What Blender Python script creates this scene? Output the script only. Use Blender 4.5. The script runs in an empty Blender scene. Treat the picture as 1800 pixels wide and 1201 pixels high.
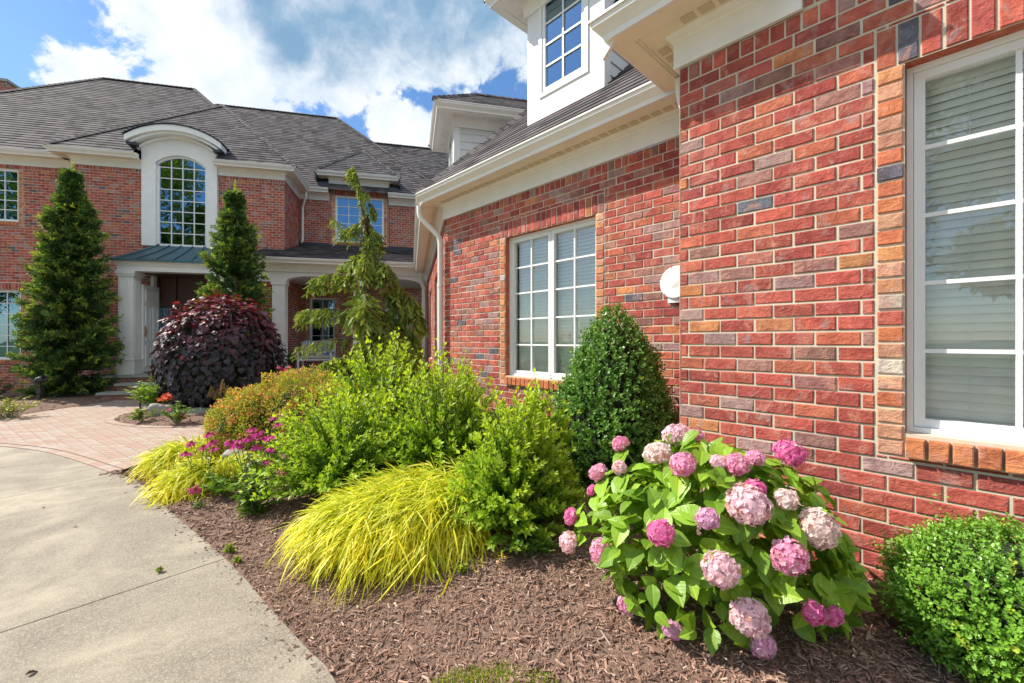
import bpy, math, random
import numpy as np
from mathutils import Vector, Matrix, noise
sc = bpy.context.scene
COL = sc.collection
# ------------------------------------------------------------------ camera
HC = 1.5
cam_d = bpy.data.cameras.new('camera'); cam_d.sensor_width = 36.0; cam_d.lens = 15.0
cam_d.clip_start = 0.05; cam_d.clip_end = 2000.0; cam_d.shift_y = -0.0008
cam = bpy.data.objects.new('camera', cam_d); COL.objects.link(cam)
cam.location = (0, 0, HC); cam.rotation_euler = (math.radians(90), 0, 0)
sc.camera = cam
# ------------------------------------------------------------------ light
SUN_H = np.array([-0.986, 0.166]); SUN_EL = 45.0
sun_d = bpy.data.lights.new('sun', 'SUN'); sun_d.energy = 3.2; sun_d.angle = math.radians(0.5)
sun_d.color = (1.0, 0.93, 0.82)
sun = bpy.data.objects.new('sun', sun_d); COL.objects.link(sun)
sv = Vector((SUN_H[0]*math.cos(math.radians(SUN_EL)), SUN_H[1]*math.cos(math.radians(SUN_EL)), math.sin(math.radians(SUN_EL))))
sun.rotation_euler = sv.to_track_quat('Z', 'Y').to_euler(); sun.location = (-20, 5, 25)
sc.view_settings.view_transform = 'Standard'; sc.view_settings.look = 'None'
sc.view_settings.gamma = 1.0; sc.view_settings.use_curve_mapping = False
sc.view_settings.exposure = 1.22
SKY_STRENGTH = 0.15
# ------------------------------------------------------------------ node helper
class NT:
    def __init__(s, tree): s.t = tree; s.n = tree.nodes; s.l = tree.links
    def new(s, kind, **kw):
        n = s.n.new(kind)
        for k, v in kw.items(): setattr(n, k, v)
        return n
    def put(s, sock, v):
        if isinstance(v, bpy.types.NodeSocket): s.l.new(v, sock)
        elif v is not None:
            if sock.type == 'RGBA' and len(v) == 3: v = (*v, 1)
            sock.default_value = v
    def math(s, op, a, b=None, c=None, clamp=False):
        n = s.new('ShaderNodeMath', operation=op); n.use_clamp = clamp
        s.put(n.inputs[0], a); s.put(n.inputs[1], b)
        if c is not None: s.put(n.inputs[2], c)
        return n.outputs[0]
    def vmath(s, op, a, b=None, out=0):
        n = s.new('ShaderNodeVectorMath', operation=op); s.put(n.inputs[0], a)
        if b is not None: s.put(n.inputs[1], b)
        return n.outputs[out]
    def mix(s, f, a, b, mode='MIX'):
        n = s.new('ShaderNodeMix', data_type='RGBA', blend_type=mode)
        s.put(n.inputs[0], f); s.put(n.inputs[6], a); s.put(n.inputs[7], b)
        return n.outputs[2]
    def ramp(s, f, a, b, lo=0.0, hi=1.0):
        n = s.new('ShaderNodeMapRange', interpolation_type='SMOOTHSTEP'); n.clamp = True
        s.put(n.inputs[0], f); s.put(n.inputs[1], a); s.put(n.inputs[2], b); s.put(n.inputs[3], lo); s.put(n.inputs[4], hi)
        return n.outputs[0]
    def noise(s, vec, scale, detail=3, rough=0.55, out=0, dist=0.0):
        n = s.new('ShaderNodeTexNoise'); s.put(n.inputs['Vector'], vec); n.inputs['Scale'].default_value = scale
        n.inputs['Detail'].default_value = detail; n.inputs['Roughness'].default_value = rough; n.inputs['Distortion'].default_value = dist
        return n.outputs[out]
    def coord(s, which='Object'): return s.new('ShaderNodeTexCoord').outputs[which]
    def attr(s, name): return s.new('ShaderNodeAttribute', attribute_name=name).outputs['Color']
    def bump(s, h, strength=0.3, dist=0.01):
        n = s.new('ShaderNodeBump'); s.put(n.inputs['Height'], h); n.inputs['Strength'].default_value = strength; n.inputs['Distance'].default_value = dist
        return n.outputs[0]
    def sep(s, v):
        n = s.new('ShaderNodeSeparateXYZ'); s.put(n.inputs[0], v); return n.outputs
    def comb(s, x, y, z):
        n = s.new('ShaderNodeCombineXYZ')
        for i, v in enumerate((x, y, z)): s.put(n.inputs[i], v)
        return n.outputs[0]
# ------------------------------------------------------------------ world: Nishita sky with procedural clouds
def pxdir(x, y):
    v = np.array([(x-900)/750, 1.0, (599-y)/750]); return v/np.linalg.norm(v)
world = bpy.data.worlds.new('World'); sc.world = world; world.use_nodes = True
def build_world():
    T = NT(world.node_tree); T.n.clear()
    out = T.new('ShaderNodeOutputWorld'); bg = T.new('ShaderNodeBackground'); T.l.new(bg.outputs[0], out.inputs[0])
    bg.inputs['Strength'].default_value = SKY_STRENGTH
    sky = T.new('ShaderNodeTexSky', sky_type='NISHITA'); sky.sun_disc = False
    sky.sun_elevation = math.radians(SUN_EL); sky.sun_rotation = math.atan2(SUN_H[0], SUN_H[1])
    sky.air_density = 1.0; sky.dust_density = 0.3; sky.ozone_density = 4.0
    hsv = T.new('ShaderNodeHueSaturation'); hsv.inputs['Saturation'].default_value = 1.14; hsv.inputs['Value'].default_value = 0.54
    T.l.new(sky.outputs[0], hsv.inputs['Color'])
    d = T.coord('Generated')
    wob = T.vmath('SCALE', T.vmath('SUBTRACT', T.noise(d, 5.0, 5, 0.6, out=1), (0.5, 0.5, 0.5)))
    wob.node.inputs['Scale'].default_value = 0.09
    dw = T.vmath('ADD', d, wob)
    def lobes(lst):
        acc = None
        for (x, y, r, sx) in lst:
            c = pxdir(x, y)
            df = T.vmath('MULTIPLY', T.vmath('SUBTRACT', dw, tuple(c)), (1/sx, 1/sx, 1.0))
            v = T.math('SUBTRACT', 1.0, T.math('DIVIDE', T.vmath('LENGTH', df, out=1), r))
            acc = v if acc is None else T.math('MAXIMUM', acc, v)
        return acc
    big = lobes([(330,50,.18,1.15),(390,140,.19,1.3),(300,180,.10,1.4),(510,120,.22,1.4),(560,0,.30,1.5),(720,-20,.27,1.4),(860,-50,.22,1.3),
                 (630,120,.13,1.2),(846,105,.085,.75),(150,125,.08,1.5),(690,222,.10,1.1),(745,232,.12,1.1),(600,178,.06,1.6),(470,200,.15,1.4),
                 (1010,-140,.3,1.5),(500,-150,.4,1.6)])
    n1 = T.noise(d, 8.0, 9, 0.62, dist=0.35)
    dens = T.math('ADD', big, T.math('MULTIPLY', T.math('SUBTRACT', n1, 0.5), 1.7))
    alpha = T.ramp(dens, 0.41, 0.57)
    dark = lobes([(610,20,.17,1.4),(740,0,.20,1.4),(520,60,.10,1.0),(860,30,.12,1.2),(480,-10,.1,1.3),(900,-80,.25,1.4)])
    n2 = T.noise(dw, 9.0, 6, 0.6)
    dk = T.ramp(T.math('ADD', dark, T.math('MULTIPLY', T.math('SUBTRACT', n2, 0.5), 1.7)), 0.0, 1.0)
    fine = T.ramp(n1, 0.35, 0.72)
    k = 1.0/SKY_STRENGTH
    white = (0.50*k, 0.51*k, 0.52*k); soft = (0.37*k, 0.41*k, 0.455*k); grey = (0.11*k, 0.19*k, 0.28*k)
    body = T.mix(dk, T.mix(fine, soft, white), grey)
    veil = T.ramp(T.noise(dw, 3.0, 5, 0.6), 0.5, 0.85, 0.0, 0.12)       # thin high haze
    skyv = T.mix(veil, hsv.outputs[0], (0.36*k, 0.41*k, 0.46*k))
    over = None                                                           # unseen bright clouds added overhead and behind the camera as fill light
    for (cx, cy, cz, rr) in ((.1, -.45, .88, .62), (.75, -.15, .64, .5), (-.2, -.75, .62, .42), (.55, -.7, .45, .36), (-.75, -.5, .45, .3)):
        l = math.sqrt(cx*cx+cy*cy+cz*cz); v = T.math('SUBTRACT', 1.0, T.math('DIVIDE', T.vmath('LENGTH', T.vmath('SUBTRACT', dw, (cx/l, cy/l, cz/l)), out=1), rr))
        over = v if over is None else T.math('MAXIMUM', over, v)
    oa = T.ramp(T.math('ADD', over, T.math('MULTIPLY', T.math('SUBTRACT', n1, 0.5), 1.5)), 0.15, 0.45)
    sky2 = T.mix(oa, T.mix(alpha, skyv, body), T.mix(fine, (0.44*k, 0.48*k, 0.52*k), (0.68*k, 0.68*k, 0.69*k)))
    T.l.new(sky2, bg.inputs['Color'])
build_world()
# ------------------------------------------------------------------ mesh builder
class MB:
    def __init__(s): s.V = []; s.nv = 0; s.F = []; s.C = []; s.U = []; s.M = []
    def add(s, V, F, mat=0, col=(1, 1, 1), uv=None):
        """V (n,3); F list/array of faces (all the same size); col one colour or one per face; uv (m,k,2)"""
        V = np.asarray(V, float).reshape(-1, 3); F = np.asarray(F, dtype=np.int64)
        if F.ndim == 1: F = F[None]
        m, k = F.shape
        s.V.append(V); s.F.append(F+s.nv); s.nv += len(V)
        col = np.asarray(col, float)
        s.C.append(np.broadcast_to(col, (m, 3)) if col.ndim == 1 else col)
        s.U.append(np.zeros((m, k, 2)) if uv is None else np.asarray(uv, float).reshape(m, k, 2))
        s.M.append(np.full(m, mat, dtype=np.int32) if np.isscalar(mat) else np.asarray(mat, dtype=np.int32))
    def build(s, name, mats, parent=None, smooth=False, base=None):
        me = bpy.data.meshes.new(name)
        V = np.concatenate(s.V)
        if parent is not None and base is None: base = BASE.get(parent.name)
        if base is not None: V = V-np.asarray(base)
        tot = np.concatenate([np.full(len(f), f.shape[1], dtype=np.int32) for f in s.F])
        loops = np.concatenate([f.ravel() for f in s.F]).astype(np.int32)
        me.vertices.add(len(V)); me.vertices.foreach_set('co', V.ravel().astype(np.float32))
        me.loops.add(len(loops)); me.loops.foreach_set('vertex_index', loops)
        me.polygons.add(len(tot)); me.polygons.foreach_set('loop_start', np.concatenate([[0], np.cumsum(tot)[:-1]]).astype(np.int32))
        me.polygons.foreach_set('material_index', np.concatenate(s.M))
        me.polygons.foreach_set('use_smooth', np.full(len(tot), smooth, dtype=bool))
        a = me.attributes.new('Col', 'FLOAT_VECTOR', 'FACE'); a.data.foreach_set('vector', np.concatenate(s.C).ravel().astype(np.float32))
        uvl = me.uv_layers.new(name='UVMap'); uvl.data.foreach_set('uv', np.concatenate([u.reshape(-1, 2) for u in s.U]).ravel().astype(np.float32))
        me.update(calc_edges=True); me.validate()
        for m in (mats if isinstance(mats, (list, tuple)) else [mats]): me.materials.append(m)
        o = bpy.data.objects.new(name, me); COL.objects.link(o)
        if parent is not None: o.parent = parent
        if base is not None and parent is None: o.location = base; BASE[o.name] = tuple(base)
        elif parent is not None: BASE[o.name] = tuple(base) if base is not None else (0, 0, 0)
        return o
    # primitives -------------------------------------------------
    def hexa(s, P, mat=0, col=(1, 1, 1)):
        """8 points: bottom ring 0-3, top ring 4-7"""
        s.add(P, [(3,2,1,0),(4,5,6,7),(0,1,5,4),(1,2,6,5),(2,3,7,6),(3,0,4,7)], mat, col)
    def box(s, F, u0, u1, w0, w1, z0, z1, mat=0, col=(1, 1, 1)):
        s.hexa([F.p(u, w, z) for z in (z0, z1) for u, w in ((u0, w0), (u1, w0), (u1, w1), (u0, w1))], mat, col)
    def pane(s, F, P):
        P = np.asarray(P, float); n = np.cross(P[1]-P[0], P[2]-P[0])
        s.poly(P if n[0]*F.n[0]+n[1]*F.n[1] < 0 else P[::-1])
    def poly(s, P, mat=0, col=(1, 1, 1), uv=None): s.add(P, [list(range(len(P)))], mat, col, uv)
    def tube(s, pts, rad, n=8, mat=0, col=(1, 1, 1), cap=True):
        pts = np.asarray(pts, float); rad = np.broadcast_to(np.asarray(rad, float), (len(pts),))
        tan = np.gradient(pts, axis=0); tan /= np.linalg.norm(tan, axis=1)[:, None]+1e-9
        ref = np.array([0, 0, 1.0]) if abs(tan[0, 2]) < .9 else np.array([1.0, 0, 0])
        a = np.cross(tan, ref); a /= np.linalg.norm(a, axis=1)[:, None]+1e-9; b = np.cross(tan, a)
        th = np.linspace(0, 2*np.pi, n, endpoint=False)
        V = pts[:, None]+rad[:, None, None]*(np.cos(th)[None, :, None]*a[:, None]+np.sin(th)[None, :, None]*b[:, None])
        i = np.arange(len(pts)-1)[:, None]*n; j = np.arange(n)[None]
        F = np.stack([i+j, i+(j+1) % n, i+n+(j+1) % n, i+n+j], -1).reshape(-1, 4)
        s.add(V.reshape(-1, 3), F, mat, col)
        if cap:
            s.add(V[0], [list(range(n))[::-1]], mat, col); s.add(V[-1], [list(range(n))], mat, col)
    def lathe(s, c, prof, n=20, mat=0, col=(1, 1, 1), axis=None):
        """prof (r,h) along axis from point c"""
        c = np.asarray(c, float); ax = np.array([0, 0, 1.0]) if axis is None else np.asarray(axis, float)/np.linalg.norm(axis)
        ref = np.array([1.0, 0, 0]) if abs(ax[0]) < .9 else np.array([0, 1.0, 0])
        a = np.cross(ax, ref); a /= np.linalg.norm(a); b = np.cross(ax, a)
        th = np.linspace(0, 2*np.pi, n, endpoint=False)
        V = np.array([[c+h*ax+r*(math.cos(t)*a+math.sin(t)*b) for t in th] for r, h in prof])
        i = np.arange(len(prof)-1)[:, None]*n; j = np.arange(n)[None]
        s.add(V.reshape(-1, 3), np.stack([i+j, i+(j+1) % n, i+n+(j+1) % n, i+n+j], -1).reshape(-1, 4), mat, col)
BASE = {}
def thing(name, label, cat, base, group=None):
    o = bpy.data.objects.new(name, None); COL.objects.link(o); o.location = base; o.empty_display_size = 0.2
    BASE[o.name] = tuple(base); o['label'] = label; o['category'] = cat
    if group: o['group'] = group
    return o
def tag(o, label, cat, group=None, kind=None):
    if kind: o['kind'] = kind
    if label: o['label'] = label
    if cat: o['category'] = cat
    if group: o['group'] = group
    return o
class Fr:
    """plan frame: u along d, w along n (into the building), z up"""
    def __init__(s, O, d, n): s.O = np.array(O, float); s.d = np.array(d, float); s.n = np.array(n, float)
    def p(s, u, w, z): q = s.O+u*s.d+w*s.n; return (q[0], q[1], z)
    def xy(s, u, w): return s.O+u*s.d+w*s.n
kA = math.hypot(710, 750); kM = math.hypot(178, 750)
W = Fr((1.1509, 2.9359), (-710/kA, 750/kA), (750/kA, 710/kA))      # garden wing, origin at the bay corner
M = Fr((-12.80, 12.43), (750/kM, 178/kM), (-178/kM, 750/kM))        # main house front
WB = 0.951                                                           # set-back of the long wing wall
C = Fr(W.xy(4.2, WB), (-178/kM, 750/kM), (750/kM, 178/kM))          # wall joining the wing to the porch
GR = Fr((0, 0), (1, 0), (0, 1))
def gpt(x, y, z=0.0):
    d = 750*(HC-z)/(y-599); return ((x-900)/750*d, d)
# ------------------------------------------------------------------ materials
def mat(name):
    m = bpy.data.materials.new(name); m.use_nodes = True; T = NT(m.node_tree)
    return m, T, T.n['Principled BSDF'], T.n['Material Output']
def m_paint(name, col, rough=0.45, var=0.06, bumps=0.05):
    m, T, b, o = mat(name); c = T.coord('Object')
    n = T.noise(c, 6.0, 5, 0.6); n2 = T.noise(c, 1.3, 3, 0.5)
    cc = T.mix(T.math('MULTIPLY', n, T.math('MULTIPLY', n2, 2.0)), tuple(x*(1-var*2.2) for x in col), tuple(min(1, x*(1+var)) for x in col))
    T.put(b.inputs['Base Color'], cc); b.inputs['Roughness'].default_value = rough
    T.put(b.inputs['Normal'], T.bump(T.noise(c, 60.0, 3), bumps, 0.002)); return m
def m_brick():
    m, T, b, o = mat('brick_faces'); c = T.coord('Object'); base = T.attr('Col')
    n1 = T.noise(c, 14.0, 5, 0.65); n2 = T.noise(c, 60.0, 4, 0.7); st = T.vmath('MULTIPLY', c, (1, 1, 1.5)); n3 = T.noise(st, 19.0, 5, 0.65, dist=1.2)
    n0 = T.noise(T.vmath('MULTIPLY', c, (1, 1, 0.7)), 7.0, 4, 0.7, dist=1.0); n4 = T.noise(T.vmath('ADD', c, (9.1, 3.3, 5.7)), 10.0, 3, 0.6)
    c1 = T.mix(T.ramp(n1, 0.30, 0.72), T.mix(1.0, base, (0.80, 0.72, 0.74), 'MULTIPLY'), T.mix(1.0, base, (1.22, 1.32, 1.24), 'MULTIPLY'))
    c1 = T.mix(T.ramp(n0, 0.53, 0.66, 0, 0.60), c1, (0.52, 0.235, 0.17)); c1 = T.mix(T.ramp(n4, 0.59, 0.70, 0, 0.6), c1, (0.33, 0.24, 0.23))
    c2 = T.mix(T.math('MULTIPLY', T.ramp(n3, 0.58, 0.70), 0.45), c1, (0.55, 0.31, 0.235))
    c3 = T.mix(T.ramp(n2, 0.62, 0.76, 0, 0.5), c2, T.mix(1.0, base, (0.45, 0.42, 0.44), 'MULTIPLY'))
    T.put(b.inputs['Base Color'], c3); b.inputs['Roughness'].default_value = 0.85; b.inputs['Specular IOR Level'].default_value = 0.25
    h = T.math('ADD', T.math('MULTIPLY', n3, 1.3), T.math('ADD', T.math('MULTIPLY', n2, 0.5), T.math('MULTIPLY', n0, 0.8)))
    T.put(b.inputs['Normal'], T.bump(h, 0.85, 0.009)); return m
def m_mortar():
    m, T, b, o = mat('mortar'); c = T.coord('Object')
    T.put(b.inputs['Base Color'], T.mix(T.noise(c, 9.0, 5, 0.65), (0.46, 0.405, 0.30), (0.70, 0.63, 0.50))); b.inputs['Roughness'].default_value = 0.95
    T.put(b.inputs['Normal'], T.bump(T.noise(c, 180.0, 3), 0.5, 0.003)); return m
def m_shingle():
    m, T, b, o = mat('asphalt_shingles'); uv = T.coord('UV'); s = T.sep(uv)
    row = T.math('FLOOR', T.math('DIVIDE', s[1], 0.165)); wn0 = T.new('ShaderNodeTexWhiteNoise', noise_dimensions='1D'); T.put(wn0.inputs['W'], row)
    uu = T.math('ADD', T.math('DIVIDE', s[0], 0.24), T.math('MULTIPLY', wn0.outputs[0], 7.3))
    warp = T.math('MULTIPLY', T.noise(T.comb(uu, row, 0.0), 0.9, 1), 0.9)
    tab = T.math('FLOOR', T.math('ADD', uu, warp))
    wn = T.new('ShaderNodeTexWhiteNoise', noise_dimensions='2D'); T.put(wn.inputs['Vector'], T.comb(tab, row, 0.0))
    g = T.noise(T.coord('Object'), 90.0, 3, 0.7); big = T.noise(T.coord('Object'), 0.6, 3)
    c = T.mix(wn.outputs[0], (0.014, 0.013, 0.016), (0.145, 0.124, 0.122))
    c = T.mix(T.ramp(g, 0.35, 0.7), T.mix(1.0, c, (0.65, 0.65, 0.68), 'MULTIPLY'), T.mix(1.0, c, (1.3, 1.27, 1.25), 'MULTIPLY'))
    c = T.mix(T.ramp(big, 0.35, 0.7, 0, 0.35), c, (0.10, 0.095, 0.10))
    T.put(b.inputs['Base Color'], c); b.inputs['Roughness'].default_value = 0.9
    h = T.math('ADD', T.math('MULTIPLY', wn.outputs[0], 1.0), T.math('MULTIPLY', g, 0.5))
    T.put(b.inputs['Normal'], T.bump(h, 0.8, 0.006)); return m
def m_glass(name, refl=0.25, tint=(0.9, 0.97, 0.95), gcol=(0.92, 0.97, 1.0)):
    m, T, b, o = mat(name); T.n.remove(b)
    tr = T.new('ShaderNodeBsdfTransparent'); tr.inputs[0].default_value = (*tint, 1)
    gl = T.new('ShaderNodeBsdfGlossy'); gl.inputs['Roughness'].default_value = 0.0; gl.inputs['Color'].default_value = (*gcol, 1)
    c = T.coord('Object'); T.put(gl.inputs['Normal'], T.bump(T.noise(c, 1.6, 2), 0.05, 0.05))
    fr = T.new('ShaderNodeFresnel'); fr.inputs[0].default_value = 1.5
    f = T.math('ADD', T.math('MULTIPLY', fr.outputs[0], 1.0), refl, clamp=True)
    mx = T.new('ShaderNodeMixShader'); T.put(mx.inputs[0], f); T.l.new(tr.outputs[0], mx.inputs[1]); T.l.new(gl.outputs[0], mx.inputs[2]); T.l.new(mx.outputs[0], o.inputs[0]); return m
def m_leaf(name, trans=0.4, rough=0.5, spec=0.35, tcol=(1.3, 1.25, 0.45), veins=False, var=0.25):
    m, T, b, o = mat(name); col = T.attr('Col'); c = T.coord('Object')
    n = T.noise(c, 35.0, 3)
    cc = T.mix(n, T.mix(1.0, col, (1-var,)*3, 'MULTIPLY'), T.mix(1.0, col, (1+var,)*3, 'MULTIPLY'))
    if veins:
        s = T.sep(T.coord('UV')); ax = T.math('ABSOLUTE', s[0])
        ph = T.math('SUBTRACT', T.math('MULTIPLY', s[1], 9.0), T.math('MULTIPLY', ax, 5.0))
        fr = T.math('ABSOLUTE', T.math('SUBTRACT', T.math('FRACT', ph), 0.5))
        v = T.math('MAXIMUM', T.ramp(fr, 0.0, 0.10, 1, 0), T.ramp(ax, 0.02, 0.07, 1, 0))
        cc = T.mix(T.math('MULTIPLY', v, 0.35), cc, T.mix(1.0, col, (1.7, 1.5, 1.3), 'MULTIPLY'))
        T.put(b.inputs['Normal'], T.bump(T.math('MULTIPLY', v, -1.0), 0.5, 0.004))
    T.put(b.inputs['Base Color'], cc); b.inputs['Roughness'].default_value = rough; b.inputs['Specular IOR Level'].default_value = spec
    tl = T.new('ShaderNodeBsdfTranslucent'); T.put(tl.inputs[0], T.mix(1.0, cc, tcol, 'MULTIPLY'))
    mx = T.new('ShaderNodeMixShader'); mx.inputs[0].default_value = trans
    T.l.new(b.outputs[0], mx.inputs[1]); T.l.new(tl.outputs[0], mx.inputs[2]); T.l.new(mx.outputs[0], o.inputs[0]); return m
def m_bark(name, a, bcol):
    m, T, b, o = mat(name); c = T.vmath('MULTIPLY', T.coord('Object'), (1, 1, 0.25))
    n = T.noise(c, 40.0, 5, 0.7); T.put(b.inputs['Base Color'], T.mix(n, a, bcol)); b.inputs['Roughness'].default_value = 0.9
    T.put(b.inputs['Normal'], T.bump(n, 0.8, 0.01)); return m
def m_concrete():
    m, T, b, o = mat('driveway_concrete'); c = T.coord('Object')
    n0 = T.noise(c, 0.9, 5, 0.62, dist=0.6); n1 = T.noise(c, 5.0, 6, 0.7); n2 = T.noise(c, 130.0, 3, 0.8); n3 = T.noise(c, 380.0, 2, 0.7)
    v = T.new('ShaderNodeTexVoronoi'); T.put(v.inputs['Vector'], c); v.inputs['Scale'].default_value = 120.0
    wn = T.new('ShaderNodeTexWhiteNoise', noise_dimensions='3D'); T.put(wn.inputs['Vector'], v.outputs['Color'])
    base = T.mix(T.ramp(n0, 0.36, 0.66), (0.195, 0.165, 0.122), (0.44, 0.382, 0.28))
    base = T.mix(T.ramp(n1, 0.42, 0.68, 0, 0.6), base, (0.20, 0.172, 0.128))
    base = T.mix(T.ramp(wn.outputs[0], 0.0, 1.0, 0, 0.55), base, T.mix(T.ramp(n2, .3, .7), (0.15, 0.13, 0.10), (0.66, 0.60, 0.48)))
    pit = T.ramp(T.noise(c, 55.0, 4, 0.75), 0.70, 0.76, 0, 0.7)
    base = T.mix(pit, base, (0.12, 0.10, 0.075))
    T.put(b.inputs['Base Color'], base); b.inputs['Roughness'].default_value = 0.9
    T.put(b.inputs['Normal'], T.bump(T.math('ADD', T.math('MULTIPLY', n2, 0.6), T.math('ADD', n3, T.math('MULTIPLY', pit, -2.0))), 0.6, 0.004)); return m
def m_paver(name, zig=True):
    m, T, b, o = mat(name); uv = T.coord('UV'); s = T.sep(uv)
    if zig:
        tri = T.math('PINGPONG', s[0], 0.055); y = T.math('ADD', s[1], T.math('MULTIPLY', tri, 0.55))
        tri2 = T.math('PINGPONG', s[1], 0.055); x = T.math('ADD', s[0], T.math('MULTIPLY', tri2, 0.35))
    else: x, y = s[0], s[1]
    br = T.new('ShaderNodeTexBrick'); T.put(br.inputs['Vector'], T.comb(x, y, 0.0)); br.inputs['Scale'].default_value = 1.0
    br.inputs['Brick Width'].default_value = 0.22; br.inputs['Row Height'].default_value = 0.11; br.inputs['Mortar Size'].default_value = 0.006
    br.inputs['Mortar Smooth'].default_value = 0.3; br.inputs['Bias'].default_value = 0.0
    br.inputs['Color1'].default_value = (0.42, 0.265, 0.20, 1); br.inputs['Color2'].default_value = (0.45, 0.385, 0.31, 1); br.inputs['Mortar'].default_value = (0.17, 0.13, 0.10, 1)
    c = T.coord('Object'); n = T.noise(c, 120.0, 3, 0.7); n2 = T.noise(c, 0.8, 4, 0.6)
    cc = T.mix(T.ramp(n, 0.3, 0.7, 0, 0.4), br.outputs[0], T.mix(1.0, br.outputs[0], (0.6, 0.58, 0.56), 'MULTIPLY'))
    cc = T.mix(T.ramp(n2, 0.4, 0.7, 0, 0.35), cc, (0.36, 0.27, 0.20))
    T.put(b.inputs['Base Color'], cc); b.inputs['Roughness'].default_value = 0.9
    T.put(b.inputs['Normal'], T.bump(T.math('SUBTRACT', T.math('MULTIPLY', n, 0.3), br.outputs[1]), 0.7, 0.006)); return m
def m_simple(name, a, bcol, scale=20.0, rough=0.8, bumps=0.4, metal=0.0, attr=False, dist=0.004):
    m, T, b, o = mat(name); c = T.coord('Object'); n = T.noise(c, scale, 5, 0.65)
    cc = T.mix(n, a, bcol)
    if attr: cc = T.mix(1.0, cc, T.attr('Col'), 'MULTIPLY')
    T.put(b.inputs['Base Color'], cc); b.inputs['Roughness'].default_value = rough; b.inputs['Metallic'].default_value = metal
    T.put(b.inputs['Normal'], T.bump(n, bumps, dist)); return m
def m_petal(name):
    m, T, b, o = mat(name); col = T.attr('Col'); n = T.noise(T.coord('Object'), 120.0, 2)
    cc = T.mix(n, T.mix(1.0, col, (0.85, 0.8, 0.85), 'MULTIPLY'), T.mix(1.0, col, (1.1, 1.1, 1.1), 'MULTIPLY'))
    T.put(b.inputs['Base Color'], cc); b.inputs['Roughness'].default_value = 0.6; b.inputs['Specular IOR Level'].default_value = 0.2
    tl = T.new('ShaderNodeBsdfTranslucent'); T.put(tl.inputs[0], cc); mx = T.new('ShaderNodeMixShader'); mx.inputs[0].default_value = 0.48
    T.l.new(b.outputs[0], mx.inputs[1]); T.l.new(tl.outputs[0], mx.inputs[2]); T.l.new(mx.outputs[0], o.inputs[0]); return m
BRICK = m_brick(); MORTAR = m_mortar(); SHING = m_shingle()
WHITE = m_paint('white_trim_paint', (0.83, 0.83, 0.80)); SOFFIT_BOUNCE = m_paint('soffit_bounce_tint', (0.84, 0.78, 0.62)); VINYL = m_paint('white_vinyl', (0.82, 0.83, 0.82), 0.35, 0.03)  # soffit white tinted cream: warm bounced light painted into the colour
SIDING = m_paint('siding_paint', (0.74, 0.75, 0.75), 0.5); TAN = m_paint('soffit_vent_tan', (0.62, 0.52, 0.38))
GUTTER = m_paint('gutter_aluminium', (0.80, 0.78, 0.73), 0.35, 0.05)
GLASS = m_glass('window_glass', 0.06, (0.99, 1.0, 0.99)); GLASSR = m_glass('coated_window_glass', 0.48, (0.6, 0.68, 0.68), (0.40, 0.62, 0.80))
BLIND = m_paint('blind_slats', (0.90, 0.91, 0.84), 0.5, 0.05); DARK = m_simple('dark_interior', (0.020, 0.018, 0.016), (0.045, 0.04, 0.035), 2.0)
COPPER = m_simple('patina_copper', (0.045, 0.085, 0.105), (0.10, 0.20, 0.22), 3.0, 0.45, 0.1, 0.4)
FLASH = m_simple('dark_flashing', (0.02, 0.025, 0.035), (0.035, 0.045, 0.06), 5.0, 0.5, 0.1)
WOOD = m_simple('dark_door_wood', (0.045, 0.018, 0.012), (0.10, 0.04, 0.025), 12.0, 0.4, 0.2)
STONE = m_simple('bluestone_cap', (0.22, 0.24, 0.21), (0.40, 0.41, 0.36), 9.0, 0.85)
BLACK = m_simple('black_metal', (0.012, 0.012, 0.012), (0.03, 0.03, 0.03), 20.0, 0.4, 0.1)
CONC = m_concrete(); PAVER = m_paver('interlocking_pavers'); PAVERB = m_paver('border_pavers', False)
LAWN = m_simple('lawn_ground', (0.035, 0.07, 0.012), (0.07, 0.11, 0.025), 3.0, 0.95)
SOIL = m_simple('mulch_soil', (0.11, 0.065, 0.046), (0.33, 0.21, 0.15), 70.0, 0.95, 1.0, dist=0.02)
CHIP = m_simple('bark_chips', (0.75, 0.72, 0.7), (1.2, 1.2, 1.2), 60.0, 0.9, 0.5, attr=True)
ROCK = m_simple('grey_rock', (0.20, 0.19, 0.17), (0.42, 0.39, 0.34), 8.0, 0.9, 0.8, dist=0.02)
BARK = m_bark('brown_bark', (0.07, 0.045, 0.03), (0.19, 0.13, 0.09)); TWIG = m_bark('thin_stems', (0.06, 0.05, 0.02), (0.16, 0.14, 0.06))
GSTEM = m_simple('green_stems', (0.09, 0.13, 0.03), (0.16, 0.20, 0.06), 20.0, 0.6, 0.1)
L_BOX = m_leaf('boxwood_leaf', 0.25, 0.35, 0.5); L_SHRUB = m_leaf('bright_shrub_leaf', 0.45, 0.45, 0.4); L_HYD = m_leaf('hydrangea_leaf', 0.32, 0.42, 0.45, veins=True, var=0.15)
L_GRASS = m_leaf('golden_blade', 0.45, 0.45, 0.35, (1.1, 1.1, 0.5)); L_CONIF = m_leaf('conifer_needles', 0.28, 0.6, 0.25); L_RED = m_leaf('redbud_leaf', 0.20, 0.46, 0.3, (1.6, 0.7, 0.6))
L_SPIR = m_leaf('spirea_leaf', 0.4, 0.55, 0.3, (1.2, 1.1, 0.6)); L_TREE = m_leaf('tree_leaf', 0.4, 0.5, 0.3); PETAL = m_petal('flower_petals')
CONE = m_simple('flower_cone', (0.16, 0.03, 0.01), (0.40, 0.12, 0.03), 200.0, 0.8, 0.8)
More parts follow.
